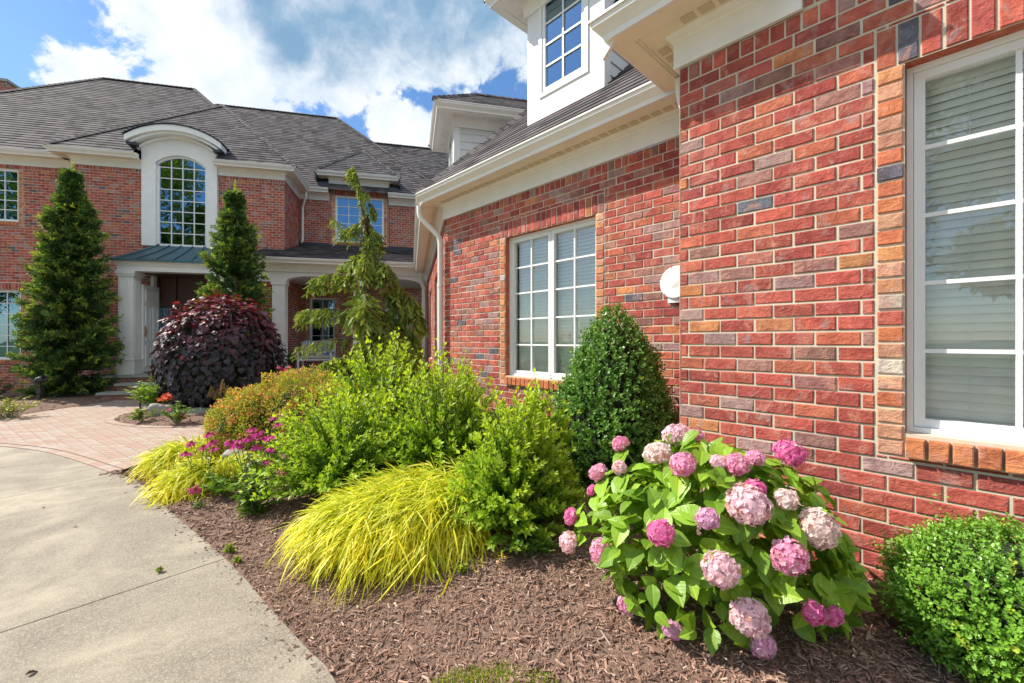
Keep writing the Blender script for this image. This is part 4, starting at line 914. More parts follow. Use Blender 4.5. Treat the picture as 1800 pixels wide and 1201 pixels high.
# bark chips over the beds: uncountable
def chips():
    NS = 520
    P = []; S = []
    def scatter(n, x0, x1, y0, y1, poly, dens):
        q = np.column_stack([g_rng.uniform(x0, x1, n), g_rng.uniform(y0, y1, n)])
        ok = inside(q, [tuple(t) for t in poly]); q = q[ok]; d = np.hypot(q[:, 0], q[:, 1]); q = q[g_rng.random(len(q)) < dens(d)]; return q
    a = scatter(430000, -4.6, 3.2, .9, 7.5, bedP, lambda d: np.clip(2.3/d, 0, 1)**1.5)
    b = scatter(5000, -8.1, -4.2, 7.4, 10.5, islP, lambda d: d*0+1); c = scatter(4000, -14, -9.8, 7.0, 11.5, lftP, lambda d: d*0+.7)
    e = np.array(edge[8:]); i = g_rng.integers(0, len(e), NS); sp = e[i]+g_rng.normal(0, .02, (NS, 2))+np.stack([-g_rng.exponential(.045, NS)*.7, -g_rng.exponential(.045, NS)*.7], -1)
    P = np.concatenate([a, b, c, sp]); n = len(P); d = np.hypot(P[:, 0], P[:, 1])
    bh = bed_h(P); z = np.where(bh > 0, bh+lump(P, 7, .010)+lump(P, 23, .006), .001)+g_rng.uniform(-.002, .012, n); z[-NS:] = .004
    ln = g_rng.gamma(2.6, .0062, n)+.006; ln *= np.clip(d/3.0, 1.0, 2.0); wd = ln*g_rng.uniform(.11, .32, n); wd = np.minimum(wd, .013*np.clip(d/3, 1, 2)); th = wd*.3
    yaw = g_rng.uniform(0, 6.283, n); pit = g_rng.normal(0, .32, n); rol = g_rng.normal(0, .45, n); pit[-NS:] *= .15; rol[-NS:] *= .2; ln_k = np.ones(n); ln_k[-NS:] = g_rng.uniform(.3, .8, NS)
    ax = np.stack([np.cos(yaw)*np.cos(pit), np.sin(yaw)*np.cos(pit), np.sin(pit)], -1); up = np.array([0, 0, 1.0])
    sd = np.cross(up, ax); sd /= np.linalg.norm(sd, axis=1)[:, None]; nm = np.cross(ax, sd)
    sd, nm = sd*np.cos(rol)[:, None]+nm*np.sin(rol)[:, None], nm*np.cos(rol)[:, None]-sd*np.sin(rol)[:, None]
    ln = ln*ln_k; wd = wd*ln_k; c0 = np.column_stack([P, z]); T = np.array([(-.5, -.35, 0), (.5, -.5, 0), (.42, .4, 0), (-.5, .5, 0), (-.42, -.2, 1), (.4, -.3, 1), (.36, .25, 1), (-.4, .3, 1)])
    V = c0[:, None]+T[None, :, 0:1]*ln[:, None, None]*ax[:, None]+T[None, :, 1:2]*wd[:, None, None]*sd[:, None]+T[None, :, 2:3]*th[:, None, None]*nm[:, None]
    fq = np.array([(4, 5, 6, 7), (0, 1, 5, 4), (1, 2, 6, 5), (2, 3, 7, 6), (3, 0, 4, 7)])
    pal = np.array([(.27, .155, .108), (.36, .225, .162), (.19, .104, .07), (.45, .305, .23), (.13, .072, .05), (.57, .43, .33)]); k = g_rng.choice(6, n, p=[.32, .27, .18, .12, .08, .03])
    cl = pal[k]*g_rng.uniform(.75, 1.2, (n, 1))
    mb = MB(); mb.add(V.reshape(-1, 3), (np.arange(n)[:, None, None]*8+fq[None]).reshape(-1, 4), 0, np.repeat(cl, 5, 0))
    tag(mb.build('bark_mulch', CHIP), 'shredded brown bark mulch chips scattered over the beds', 'mulch', kind='stuff')
chips()
# ================================================================== PLANTS
T_SIMPLE = (np.array([(0, 0, 0), (-.24, .45, .06), (0, 1, -.06), (.24, .45, .06), (0, .5, 0)]), np.array([(0, 4, 1), (4, 2, 1), (0, 3, 4), (4, 3, 2)]))
T_DIAM = (np.array([(0, 0, 0), (-.25, .5, .05), (0, 1, -.04), (.25, .5, .05)]), np.array([(0, 3, 2, 1)]))
T_ROUND = (np.array([(0, 0, 0), (-.30, .30, .05), (-.28, .70, .05), (0, 1, 0), (.28, .70, .05), (.30, .30, .05)]), np.array([(0, 3, 2, 1), (0, 5, 4, 3)]))
T_NEEDLE = (np.array([(-.10, 0, 0), (.10, 0, 0), (.16, .5, .02), (.03, 1, 0), (-.03, 1, 0), (-.16, .5, .02)]), np.array([(0, 1, 2, 5), (5, 2, 3, 4)]))
def unit(v): return v/(np.linalg.norm(v, axis=-1, keepdims=True)+1e-9)
def leaves(mb, T, P, ax, nm, sc_, col, mat=0, uv=False):
    """instances of a leaf template: positions, axes, rough normals, sizes, colours"""
    tv, tf = T; n = len(P); ax = unit(ax); sd = unit(np.cross(ax, nm)); nm = np.cross(sd, ax); sc_ = np.broadcast_to(sc_, (n,))
    V = P[:, None]+sc_[:, None, None]*(tv[None, :, 0:1]*sd[:, None]+tv[None, :, 1:2]*ax[:, None]+tv[None, :, 2:3]*nm[:, None])
    k = len(tf); Fc = (np.arange(n)[:, None, None]*len(tv)+tf[None]).reshape(-1, tf.shape[1])
    U = np.tile(tv[tf][:, :, :2].reshape(1, k, -1, 2), (n, 1, 1, 1)).reshape(n*k, tf.shape[1], 2) if uv else None
    mb.add(V.reshape(-1, 3), Fc, mat, np.repeat(np.broadcast_to(col, (n, 3)), k, 0), U)
def rnd_dir(r, n): return unit(r.normal(size=(n, 3)))
def lerp(a, b, t): t = np.asarray(t)[:, None]; return np.array(a)*(1-t)+np.array(b)*t
def cvar(r, c, n, v=.18): return np.asarray(c)*r.uniform(1-v, 1+v, (n, 1))*r.uniform(.94, 1.06, (n, 3))
# ---- clipped and rounded evergreens
def clipped_bush(name, label, cat, base, prof, h, n, leaf, cols, seed, shag=.05, tips=(.55, .60, .05), tipfrac=.06, core=.86, group=None):
    """prof(t)->radius at height fraction t; twigs stand out of the shell, each with several leaves"""
    r = np.random.default_rng(seed); root = thing(name, label, cat, base, group)
    nt = n//9; t = r.random(nt*3); w = np.array([prof(x) for x in t]); k = r.random(nt*3) < w/w.max(); t = t[k][:nt]; nt = len(t)
    th = r.uniform(0, 6.283, nt); rad = np.array([prof(x) for x in t])
    cl = 1+.10*np.sin(3*th+9*t+seed)*np.sin(11*t+2*th)+.05*np.sin(7*th-13*t)
    dp = 1-np.abs(r.normal(0, .085, nt)); R = rad*cl*dp
    P = np.stack([R*np.cos(th), R*np.sin(th), t*h], -1)
    e = .02; slope = np.array([(prof(min(x+e, 1))-prof(max(x-e, 0)))/(2*e*h) for x in t])
    out = unit(np.stack([np.cos(th), np.sin(th), -slope], -1)); tw = unit(out+np.array([0, 0, .55])+r.normal(0, .38, (nt, 3)))
    L = r.uniform(.5, 1.5, nt)*shag*1.2; long = r.random(nt) < .035; L[long] *= 2.2
    m = 9; s_ = (np.arange(m)+.5)/m
    Q = (P[:, None]+tw[:, None]*(L[:, None]*s_[None])[..., None]).reshape(-1, 3)
    spin = r.uniform(0, 6.283, (nt, 1))+np.arange(m)[None]*2.4
    a = unit(np.cross(tw, np.array([.3, .2, .9]))); b = np.cross(tw, a)
    side = np.cos(spin)[..., None]*a[:, None]+np.sin(spin)[..., None]*b[:, None]
    ax = (tw[:, None]*.75+side*.9).reshape(-1, 3); nm = (tw[:, None]*1.0-side*.5).reshape(-1, 3)+r.normal(0, .25, (nt*m, 3))
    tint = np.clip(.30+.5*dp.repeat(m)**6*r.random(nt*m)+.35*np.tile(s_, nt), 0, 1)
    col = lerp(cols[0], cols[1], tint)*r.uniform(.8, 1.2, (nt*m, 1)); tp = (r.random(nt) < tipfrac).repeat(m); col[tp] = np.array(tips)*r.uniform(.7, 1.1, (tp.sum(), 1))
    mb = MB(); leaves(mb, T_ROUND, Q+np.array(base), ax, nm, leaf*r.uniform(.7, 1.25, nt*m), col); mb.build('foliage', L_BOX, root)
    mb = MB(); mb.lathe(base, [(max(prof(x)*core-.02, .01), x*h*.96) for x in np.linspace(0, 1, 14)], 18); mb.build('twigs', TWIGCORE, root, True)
    return root
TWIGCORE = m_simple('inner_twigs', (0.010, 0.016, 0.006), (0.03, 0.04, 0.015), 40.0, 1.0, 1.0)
ell = lambda rx, p=2.0: (lambda t: rx*max(0.0, 1-abs(2*t-.86)**2/1.3)**.5)
conep = lambda r0: (lambda t: r0*(min(1.0, .72+t*1.6) if t < .2 else max(0, 1-((t-.2)/.8)**1.65)**.80)*1.0)
def at_px(x, depth): return ((x-900)/750*depth, depth)
bx = at_px(1078, 3.72)
clipped_bush('boxwood', 'dark green clipped boxwood cone beside the double window', 'shrub', (*bx, gz(*bx)-.02), conep(.50), 1.53, 46000, .024, ((.045, .115, .02), (.15, .31, .042)), 3, .06, (.30, .42, .04), .035)
bx2 = (1.965, 1.62)
clipped_bush('boxwood', 'low rounded bright green boxwood below the large near window', 'shrub', (*bx2, gz(*bx2)-.03), ell(.365), .50, 40000, .0155, ((.075, .19, .025), (.22, .44, .045)), 5, .05, (.42, .52, .05), .03)
bx3 = at_px(905, 3.95)
clipped_bush('boxwood', 'small dark boxwood half hidden behind the bright shrubs under the double window', 'shrub', (*bx3, gz(*bx3)-.02), ell(.34), .60, 9000, .026, ((.03, .075, .015), (.10, .22, .035)), 6, .05)
# ---- bright yellow-green shrubs: arching shoots with paired leaves
def shoot_shrub(name, label, base, rx, ry, h, ns, leaf, seed, lean=(0, 0), top=(.47, .59, .045), low=(.20, .40, .04), upright=0.35, group='bright green shrubs in the bed', nleaf=30):
    r = np.random.default_rng(seed); root = thing(name, label, 'shrub', base, group); mb = MB(); sm = MB(); B = np.array(base)
    for i in range(ns):
        th = r.uniform(0, 6.283); q = math.sqrt(r.random()); el = r.random()
        tip = np.array([rx*q*math.cos(th)+lean[0], ry*q*math.sin(th)+lean[1], h*(1-.78*q**2.2)*r.uniform(.72, 1.08)])
        st = np.array([tip[0]*.18, tip[1]*.18, 0.0])
        if r.random() < .45: tip[2] *= r.uniform(.3, .85)
        mid = st*.45+tip*.55+np.array([0, 0, tip[2]*.16])-np.array([tip[0], tip[1], 0])*upright*.35
        t = np.linspace(0, 1, 9)[:, None]; C_ = (1-t)**2*st+2*t*(1-t)*mid+t*t*tip
        sm.tube(C_+B, np.linspace(.006, .0018, 9), 4, cap=False)
        n = int(nleaf*r.uniform(.8, 1.2)); tt = np.sort(r.uniform(.30, 1.0, n)); tt[-3:] = 1.0
        tq = tt[:, None]; P = (1-tq)**2*st+2*tq*(1-tq)*mid+tq*tq*tip; tan = unit(2*(1-tq)*(mid-st)+2*tq*(tip-mid))
        a = unit(np.cross(tan, np.array([.1, .2, 1.0]))); b = np.cross(a, tan); ph = np.arange(n)*1.5708+r.normal(0, .3, n)
        side = np.cos(ph)[:, None]*a+np.sin(ph)[:, None]*b
        ax = side+tan*r.uniform(.8, 1.6, (n, 1))+np.array([0, 0, .15]); nm = tan*.9+np.array([0, 0, .7])-side*.3+r.normal(0, .25, (n, 3))
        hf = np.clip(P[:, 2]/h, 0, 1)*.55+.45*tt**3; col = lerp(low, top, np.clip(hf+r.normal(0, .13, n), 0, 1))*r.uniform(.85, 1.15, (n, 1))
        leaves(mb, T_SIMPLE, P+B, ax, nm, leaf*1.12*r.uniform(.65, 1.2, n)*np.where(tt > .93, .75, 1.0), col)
    mb.build('foliage', L_SHRUB, root); sm.build('stems', TWIG, root); return root
def sh(label, x, d, rx, ry, h, ns, leaf, seed, **k):
    p = at_px(x, d); z = gz(*p); return shoot_shrub('deciduous_shrub', label, (*p, z-.01), rx, ry, h, ns, leaf, seed, **k)
sh('bright green shrub between the golden grass and the pink hydrangea', 902, 2.82, .48, .44, .90, 380, .050, 21, nleaf=36)
sh('loose shrub with tall upright shoots in front of the boxwood cone', 958, 3.2, .26, .3, 1.10, 80, .060, 22, upright=.9, nleaf=36)
sh('wide yellow-green shrub in the middle of the bed behind the golden grass', 775, 3.75, .72, .60, 1.16, 420, .053, 23)
sh('low green shrub behind the purple coneflowers', 605, 3.70, .84, .64, .92, 480, .052, 24)
sh('tallest yellow-green shrub at the back in front of the weeping cedar', 670, 4.9, .80, .6, 1.36, 340, .060, 25)
sh('small yellow-green shrub against the corner of the long wall', 815, 4.8, .42, .4, 1.02, 130, .056, 26, upright=.8)
# ---- golden grass
def grass_clump(label, base, R, n, L, seed, bias=(0, 0), w=.009, cols=((.86, .76, .04), (.92, .86, .12), (.56, .64, .04)), ground=True):
    r = np.random.default_rng(seed); root = thing('golden_grass', label, 'ornamental grass', base, 'golden grass clumps'); mb = MB(); m = 8
    th = r.uniform(0, 6.283, n); q = np.sqrt(r.random(n)); st = np.stack([R[0]*q*np.cos(th), R[1]*q*np.sin(th), np.zeros(n)], -1)
    dr = np.stack([np.cos(th)*q*1.0+bias[0], np.sin(th)*q*1.0+bias[1]], -1)+r.normal(0, .36, (n, 2)); dr = unit(dr)
    ln = L*r.uniform(.55, 1.12, n); h = ln*r.uniform(.45, 1.05, n)*(1-.25*q)*(1+.38*st[:, 0]/R[0]); hd = ln*r.uniform(.55, .85, n)
    t = np.linspace(0, 1, 12)
    up = np.stack([h*2.3*a*(1-a)+h*.30*a-.50*h*a**4 for a in t], 1); out = np.stack([hd*(a**1.2) for a in t], 1)
    P = np.zeros((n, 12, 3)); P[:, :, :2] = st[:, None, :2]+dr[:, None]*out[..., None]; P[:, :, 2] = up; P += np.array(base)
    k = 6; ci = np.repeat(np.arange(n), k); N = n*k; f = r.uniform(.16, .98, N)*11; i0 = np.minimum(f.astype(int), 10); fr_ = (f-i0)[:, None]
    S = P[ci, i0]*(1-fr_)+P[ci, i0+1]*fr_; tan = unit(P[ci, i0+1]-P[ci, i0]); d3 = np.column_stack([dr, np.zeros(n)])[ci]; lat = np.stack([-d3[:, 1], d3[:, 0], np.zeros(N)], -1)
    ax = unit(tan*r.uniform(.6, 1.0, (N, 1))+lat*r.normal(0, .62, (N, 1))+np.array([0, 0, 1.0])*r.uniform(-.05, .50, (N, 1))+d3*.25); bl = L*r.uniform(.24, .46, N); m = 7; tb = np.linspace(0, 1, m)
    Q = S[:, None]+ax[:, None]*(bl[:, None]*tb[None])[..., None]; Q[:, :, 2] -= (bl*r.uniform(.10, .60, N))[:, None]*tb[None]**2.2
    if ground: zz = bed_h(Q[:, :, :2].reshape(-1, 2)).reshape(N, m); Q[:, :, 2] = np.maximum(Q[:, :, 2], np.maximum(zz, 0)+.012)
    sd = unit(np.cross(ax, np.array([0, 0, 1.0])+r.normal(0, .45, (N, 3)))); wd = w*r.uniform(.65, 1.3, N)[:, None]*np.array([.55, .9, 1, .95, .8, .5, .05])[None]
    V = np.stack([Q-sd[:, None]*wd[..., None]/2, Q+sd[:, None]*wd[..., None]/2], 2).reshape(N, m*2, 3); fq = np.array([(2*i, 2*i+1, 2*i+3, 2*i+2) for i in range(m-1)])
    c = np.array(cols)[r.choice(3, N, p=[.42, .34, .24])]*r.uniform(.8, 1.15, (N, 1)); low_ = np.clip(1.1-f/7.5, 0, .75)[:, None]; c = c*(1-low_)+np.array((.42, .52, .03))*low_
    mb.add(V.reshape(-1, 3), (np.arange(N)[:, None, None]*2*m+fq[None]).reshape(-1, 4), 0, np.repeat(c, m-1, 0)); mb.build('blades', L_GRASS, root); return root
p = at_px(738, 2.98); grass_clump('large golden yellow grass mound spilling over the mulch', (*p, gz(*p)), (.50, .26), 2500, .50, 31, (-1.05, -.28), .0088)
p = at_px(366, 4.3); grass_clump('small golden grass clump at the front corner of the bed by the driveway', (*p, gz(*p)), (.24, .2), 560, .37, 32, (-.35, -.3), .010)
p = at_px(332, 4.95); grass_clump('small golden grass clump behind the first one beside the pavers', (*p, gz(*p)), (.24, .2), 540, .40, 33, (-.3, -.15), .011)
# ---- hydrangea
def hyd_leaf_template():
    tv = []; tf = []; m, k = 10, 4
    for i in range(m+1):
        y = i/m; wd = .36*math.sin(math.pi*min(1, y**.80))**.85*(1-.15*y) if 0 < i < m else .0
        if i == m: wd = 0.004
        for j in range(k+1):
            x = (j/k*2-1)*wd; tv.append((x, y, .30*abs(x)-.22*y*y+.035*math.sin(y*22+j)*abs(j-2)/2*.5))
    for i in range(m):
        for j in range(k): a = i*(k+1)+j; tf.append((a, a+1, a+k+2, a+k+1))
    return np.array(tv), np.array(tf)
T_HYD = hyd_leaf_template()
T_PET = (np.array([(0, 0, 0), (-.42, .32, .10), (-.44, .78, .10), (0, 1.06, .02), (.44, .78, .10), (.42, .32, .10)]), np.array([(0, 3, 2, 1), (0, 5, 4, 3)]))
def hydrangea():
    r = np.random.default_rng(41); b = np.array([.99, 2.03, 0.0]); b[2] = gz(b[0], b[1])-.01
    root = thing('hydrangea', 'pink mophead hydrangea with large green leaves against the near brick wall', 'shrub', tuple(b))
    cen = b+np.array([0, 0, .34]); rad = np.array([.56, .46, .42])
    cp = np.array([0, 0, HC])
    heads = [(1090,780,17,2),(1051,830,19,1),(1089,822,15,4),(1155,797,28,5),(1190,766,28,4),(1222,765,15,1),(1201,817,27,2),(1293,815,25,2),(1327,805,18,1),(1386,797,29,3),(1327,860,20,3),(1316,888,42,4),(1382,878,22,5),(1243,912,22,6),(1160,936,28,3),(1003,908,17,3),(1000,953,22,4),(1057,970,26,1),(1437,927,38,5),(1389,979,36,2),(1266,1002,36,4),(1100,1064,18,1),(1184,1108,23,6),(1316,1087,38,4),(1341,1135,25,6),(1430,1078,22,3),(1464,1084,20,3),(1041,862,11,3),(1262,812,16,4)]
    pal = {1: (.94,.50,.66), 2: (.94,.45,.63), 3: (.90,.26,.55), 4: (.96,.72,.76), 5: (.96,.84,.77), 6: (.88,.54,.72)}
    lab = {3: 'vivid magenta pink flower head', 5: 'faded creamy pink flower head', 4: 'pale pink flower head'}
    st = MB(); hp = []
    for (x, y, pr_, k) in heads:
        d = np.array([(x-900)/750, 1.0, (599-y)/750]); o = (cp-cen)/rad; dd = d/rad
        A_, B_, C_ = dd@dd, 2*o@dd, o@o-1.08**2; disc = B_*B_-4*A_*C_
        t = (-B_-math.sqrt(disc))/(2*A_) if disc > 0 else -B_/(2*A_)
        P = cp+d*t; R = .90*pr_*t/750; P[2] = max(P[2], gz(P[0], P[1])+R*.8)
        out = unit((P-cen)/rad**2+np.array([0, -.15, .35])); hp.append((P, R, out))
        n = int(290*max(.45, min(1.35, (R/.075)**1.3))); i = np.arange(n)+.5; ph = np.arccos(1-2*i/n); th = i*2.39996
        S = np.stack([np.cos(th)*np.sin(ph), np.sin(th)*np.sin(ph), np.cos(ph)], -1); S = S+r.normal(0, .10, S.shape); S = unit(S); lob = rnd_dir(r, 4); S = S*(1+.16*np.max(S@lob.T, axis=1, keepdims=True)-.14); sq = r.uniform(.80, .98)
        keep = unit(S)@out > -.62; S = S[keep]; n = len(S)
        fl = P+S*R*r.uniform(.84, 1.06, (n, 1))*.94-out*((S@out)*(1-sq+.08)*R)[:, None]
        base_c = np.array(pal[k]); fc = base_c*r.uniform(.82, 1.12, (n, 1)); lt = r.random(n) < (.35 if k in (4, 5) else .18); fc[lt] = fc[lt]*.4+np.array((.88, .70, .66))*.6
        if k in (4, 5): dk = r.random(n) < .06; fc[dk] = np.array((.72, .42, .30))
        mb = MB(); fr = unit(S+r.normal(0, .32, S.shape)); a = unit(np.cross(fr, np.array([.2, .5, .8]))); bb = np.cross(fr, a); sp = r.uniform(0, 1.57, n)
        ps = R*.0+.0112*max(.85, min(1.12, R/.07))*r.uniform(.85, 1.2, n)
        for q in range(4):
            an = sp+q*1.5708; ax = np.cos(an)[:, None]*a+np.sin(an)[:, None]*bb
            leaves(mb, T_PET, fl, ax+fr*.12, fr, ps, fc*r.uniform(.93, 1.07, (n, 1)))
        mb.lathe(P-out*R*.72, [(.01, 0), (R*.66, R*.30), (R*.76, R*.72), (R*.62, R*1.18), (.01, R*1.42)], 14, axis=out, col=base_c*.9)
        h_ = mb.build('flower_head', PETAL, root, False)
        if k in lab: h_['label'] = lab[k]
        root_p = b+np.array([r.normal(0, .05), r.normal(0, .05), 0]); mid = (root_p+P)/2+np.array([0, 0, .10])+(P-cen)*.15
        tt = np.linspace(0, 1, 8)[:, None]; st.tube((1-tt)**2*root_p+2*tt*(1-tt)*mid+tt*tt*(P-out*R*.4), .0045, 6)
    # leaves
    mb = MB()
    n = 860; S = rnd_dir(r, n*3); S = S[S[:, 2] > -.72][:n]; n = len(S); q = r.choice([1.0, .93, .80, .62], n, p=[.40, .28, .2, .12]); lum = 1+.10*np.sin(5*S[:, 0]+3*S[:, 2])
    P = cen+S*rad*(q*lum)[:, None]
    for (hP, R, o) in hp:
        dv = P-hP; d_ = np.linalg.norm(dv, axis=1); P = np.where((d_ < R*1.05)[:, None], hP+dv*0-o*R*1.0+unit(dv)*R*.5, P)
    out = unit(S/rad); hz = unit(np.column_stack([S[:, 0], S[:, 1], np.zeros(n)]))
    ax = hz*r.uniform(.5, 1.0, (n, 1))+np.column_stack([np.zeros(n), np.zeros(n), r.uniform(-.55, .35, n)])+r.normal(0, .40, (n, 3)); nm = out*.9+np.array([0, 0, .8])+r.normal(0, .25, (n, 3))
    sz = r.uniform(.065, .130, n); Pb = P-unit(ax)*sz[:, None]*.45
    Pb[:, 2] = np.maximum(Pb[:, 2], bed_h(Pb[:, :2])+.05)
    col = lerp((.11, .24, .02), (.30, .48, .04), np.clip(r.random(n)*.8+.2*(q > .9), 0, 1))*r.uniform(.85, 1.15, (n, 1))
    leaves(mb, T_HYD, Pb, ax, nm, sz, col, uv=True)
    # collars of leaves under the heads
    for (hP, R, o) in hp:
        k = r.integers(2, 5); a = unit(np.cross(o, np.array([.1, .9, .3]))); bb = np.cross(o, a)
        for j in range(k):
            an = r.uniform(0, 6.283); sd = math.cos(an)*a+math.sin(an)*bb; ax = (sd+np.array([0, 0, -.15]))[None]; pp = (hP-o*R*.95+sd*.008)[None]
            leaves(mb, T_HYD, pp, ax, (o+np.array([0, 0, .4]))[None], np.array([r.uniform(.09, .14)]), np.array([(.25, .43, .04)])*r.uniform(.8, 1.2), uv=True)
    P0 = cp+np.array([(1462-900)/750, 1.0, (599-1000)/750])*1.98                     # the shoot standing out at the right
    st.tube([b+np.array([.1, 0, .3]), P0-np.array([.18, .02, .10]), P0], .0045, 6)
    for ax, s_ in (((.9, -.2, -.05), .155), ((.95, .1, .25), .10), ((.1, -.4, .95), .13), ((.5, -.5, -.75), .16), ((-.8, -.4, .25), .13), ((-.3, .3, .6), .09)):
        leaves(mb, T_HYD, P0[None], np.array([ax]), np.array([(-.2, -.6, .75)]), np.array([s_]), np.array([(.26, .44, .04)]), uv=True)
    mb.build('foliage', L_HYD, root, True); st.build('stems', GSTEM, root, True)
hydrangea()
# ---- coneflowers
T_LONG = (np.array([(0, 0, 0), (-.11, .3, .03), (-.08, .7, .0), (0, 1, -.14), (.08, .7, .0), (.11, .3, .03)]), np.array([(0, 3, 2, 1), (0, 5, 4, 3)]))
def coneflower(label, base, heads, seed, h=.5, spread=.2, nst=14, petal=(.66, .06, .34), lf=.11, group='purple coneflower plants'):
    r = np.random.default_rng(seed); root = thing('coneflower', label, 'flower', base, group); B = np.array(base); st = MB(); lf_ = MB(); ends = [np.array(p) for p in heads]
    for i in range(nst): th = r.uniform(0, 6.283); ends.append(B+np.array([math.cos(th)*spread*r.random(), math.sin(th)*spread*r.random(), h*r.uniform(.35, .85)]))
    for i, e in enumerate(ends):
        s0 = B+np.array([r.normal(0, .04), r.normal(0, .04), 0]); mid = (s0*.6+e*.4); mid[2] = (s0[2]+e[2])/2+.05; t = np.linspace(0, 1, 8)[:, None]; Cv = (1-t)**2*s0+2*t*(1-t)*mid+t*t*e
        st.tube(Cv, .0032, 5)
        n = 13; tt = r.uniform(.05, .75, n)[:, None]; P = (1-tt)**2*s0+2*tt*(1-tt)*mid+tt*tt*e; an = r.uniform(0, 6.283, n)
        ax = np.stack([np.cos(an), np.sin(an), r.uniform(-.3, .6, n)], -1); leaves(lf_, T_LONG, P, ax, np.tile((0, 0, 1.0), (n, 1))+r.normal(0, .3, (n, 3)), lf*r.uniform(.6, 1.2, n)*(1.2-.7*tt[:, 0]), cvar(r, (.115, .215, .03), n))
    lf_.build('foliage', L_SHRUB, root); st.build('stems', GSTEM, root)
    for p in heads:
        p = np.array(p, float); ax = unit(np.array([r.normal(0, .25), -.25+r.normal(0, .2), 1.0])); a = unit(np.cross(ax, np.array([.3, .9, .1]))); b = np.cross(ax, a); s_ = r.uniform(.85, 1.15)
        mb = MB(); n = 15; an = np.arange(n)*6.283/n+r.normal(0, .08, n); d = np.cos(an)[:, None]*a+np.sin(an)[:, None]*b
        for q in (0,): leaves(mb, (np.array([(0, 0, 0), (-.17, .4, .02), (-.15, .85, -.08), (0, 1, -.12), (.15, .85, -.08), (.17, .4, .02)]), np.array([(0, 3, 2, 1), (0, 5, 4, 3)])), p+d*.010, d-ax*r.uniform(.15, .75, (n, 1)), np.tile(ax, (n, 1)), .050*s_*r.uniform(.85, 1.1, n), cvar(r, petal, n, .2))
        hd = mb.build('flower_head', PETAL, root)
        mb = MB(); mb.lathe(p-ax*.004, [(.004, -.004), (.014, 0), (.0165, .008), (.014, .017), (.008, .023), (.001, .026)], 12, axis=ax); mb.build('cone', CONE, hd, True)
    return root
def P3(x, y, d): return ((x-900)/750*d, d, HC-(y-599)/750*d)
p = at_px(447, 3.55)
coneflower('tall purple coneflowers standing in front of the green shrub', (*p, gz(*p)), [P3(452, 784, 3.5), P3(416, 782, 3.55), P3(421, 773, 3.6), P3(443, 762, 3.6), P3(452, 760, 3.7), P3(460, 767, 3.7), P3(442, 753, 3.75), P3(473, 768, 3.6), P3(477, 787, 3.5), P3(471, 809, 3.45), P3(497, 826, 3.3), P3(405, 776, 3.7), P3(488, 745, 3.8), P3(484, 730, 3.95), P3(437, 768, 3.5)], 51, .62, .24, 16)
p = at_px(352, 4.1)
coneflower('short purple coneflowers poking through the small golden grass', (*p, gz(*p)), [P3(357, 785, 4.1), P3(326, 796, 4.05), P3(375, 788, 4.1), P3(366, 762, 4.3), P3(336, 778, 4.2), P3(372, 776, 4.2)], 52, .36, .16, 8)
p = at_px(343, 3.75); coneflower('single fallen coneflower lying on the mulch', (*p, gz(*p)), [P3(343, 859, 3.75)], 53, .07, .06, 3, (.60, .08, .22), .05)
p = at_px(506, 7.6); coneflower('bright pink coneflowers beyond the orange shrub near the porch', (*p, gz(*p)), [P3(x, y, 7.5) for x, y in ((486, 658), (494, 652), (503, 648), (511, 656), (499, 660), (521, 650), (484, 664), (508, 644), (492, 645))], 54, .72, .22, 10, (.70, .07, .22))
# ---- spirea mound
def spirea(label, blobs, base, n, leaf, seed):
    r = np.random.default_rng(seed); root = thing('spirea', label, 'shrub', base); mb = MB(); B = np.array(base); cm = MB()
    for (c, rd, f) in blobs:
        m = int(n*f); S = rnd_dir(r, m*2); S = S[S[:, 2] > -.35][:m]; m = len(S); bump_ = 1+.10*np.sin(9*S[:, 0]+4*S[:, 1])*np.sin(8*S[:, 1]-5*S[:, 2])+.06*np.sin(21*S[:, 0]+3)*np.sin(19*S[:, 1])
        dp = 1-np.abs(r.normal(0, .10, m)); P = B+np.array(c)+S*np.array(rd)*(bump_*dp)[:, None]
        ax = S*.6+np.array([0, 0, .4])+r.normal(0, .6, (m, 3)); nm = S+np.array([0, 0, .5])+r.normal(0, .4, (m, 3))
        cl = (np.sin(13*S[:, 0]+5)*np.sin(11*S[:, 1]+7*S[:, 2])*.5+.5); tip = (dp > .90) & (r.random(m) < .14+.46*cl)
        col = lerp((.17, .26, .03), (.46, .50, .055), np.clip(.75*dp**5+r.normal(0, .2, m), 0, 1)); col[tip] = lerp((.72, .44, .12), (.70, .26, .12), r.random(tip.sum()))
        leaves(mb, T_DIAM, P, ax, nm, leaf*r.uniform(.6, 1.3, m), col*r.uniform(.85, 1.15, (m, 1)))
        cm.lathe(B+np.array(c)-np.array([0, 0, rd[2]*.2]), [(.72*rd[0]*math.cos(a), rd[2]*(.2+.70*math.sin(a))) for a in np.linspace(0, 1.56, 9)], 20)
    mb.build('foliage', L_SPIR, root); cm.build('twigs', TWIGCORE, root, True)
p = at_px(512, 5.30); spirea('wide mounded spirea with orange tips beside the paver path', [((-.42, 0, .12), (.55, .5, .54), .35), ((.05, .1, .12), (.72, .6, .74), .40), ((.55, -.15, .1), (.6, .5, .62), .25)], (*p, gz(*p)), 42000, .034, 61)
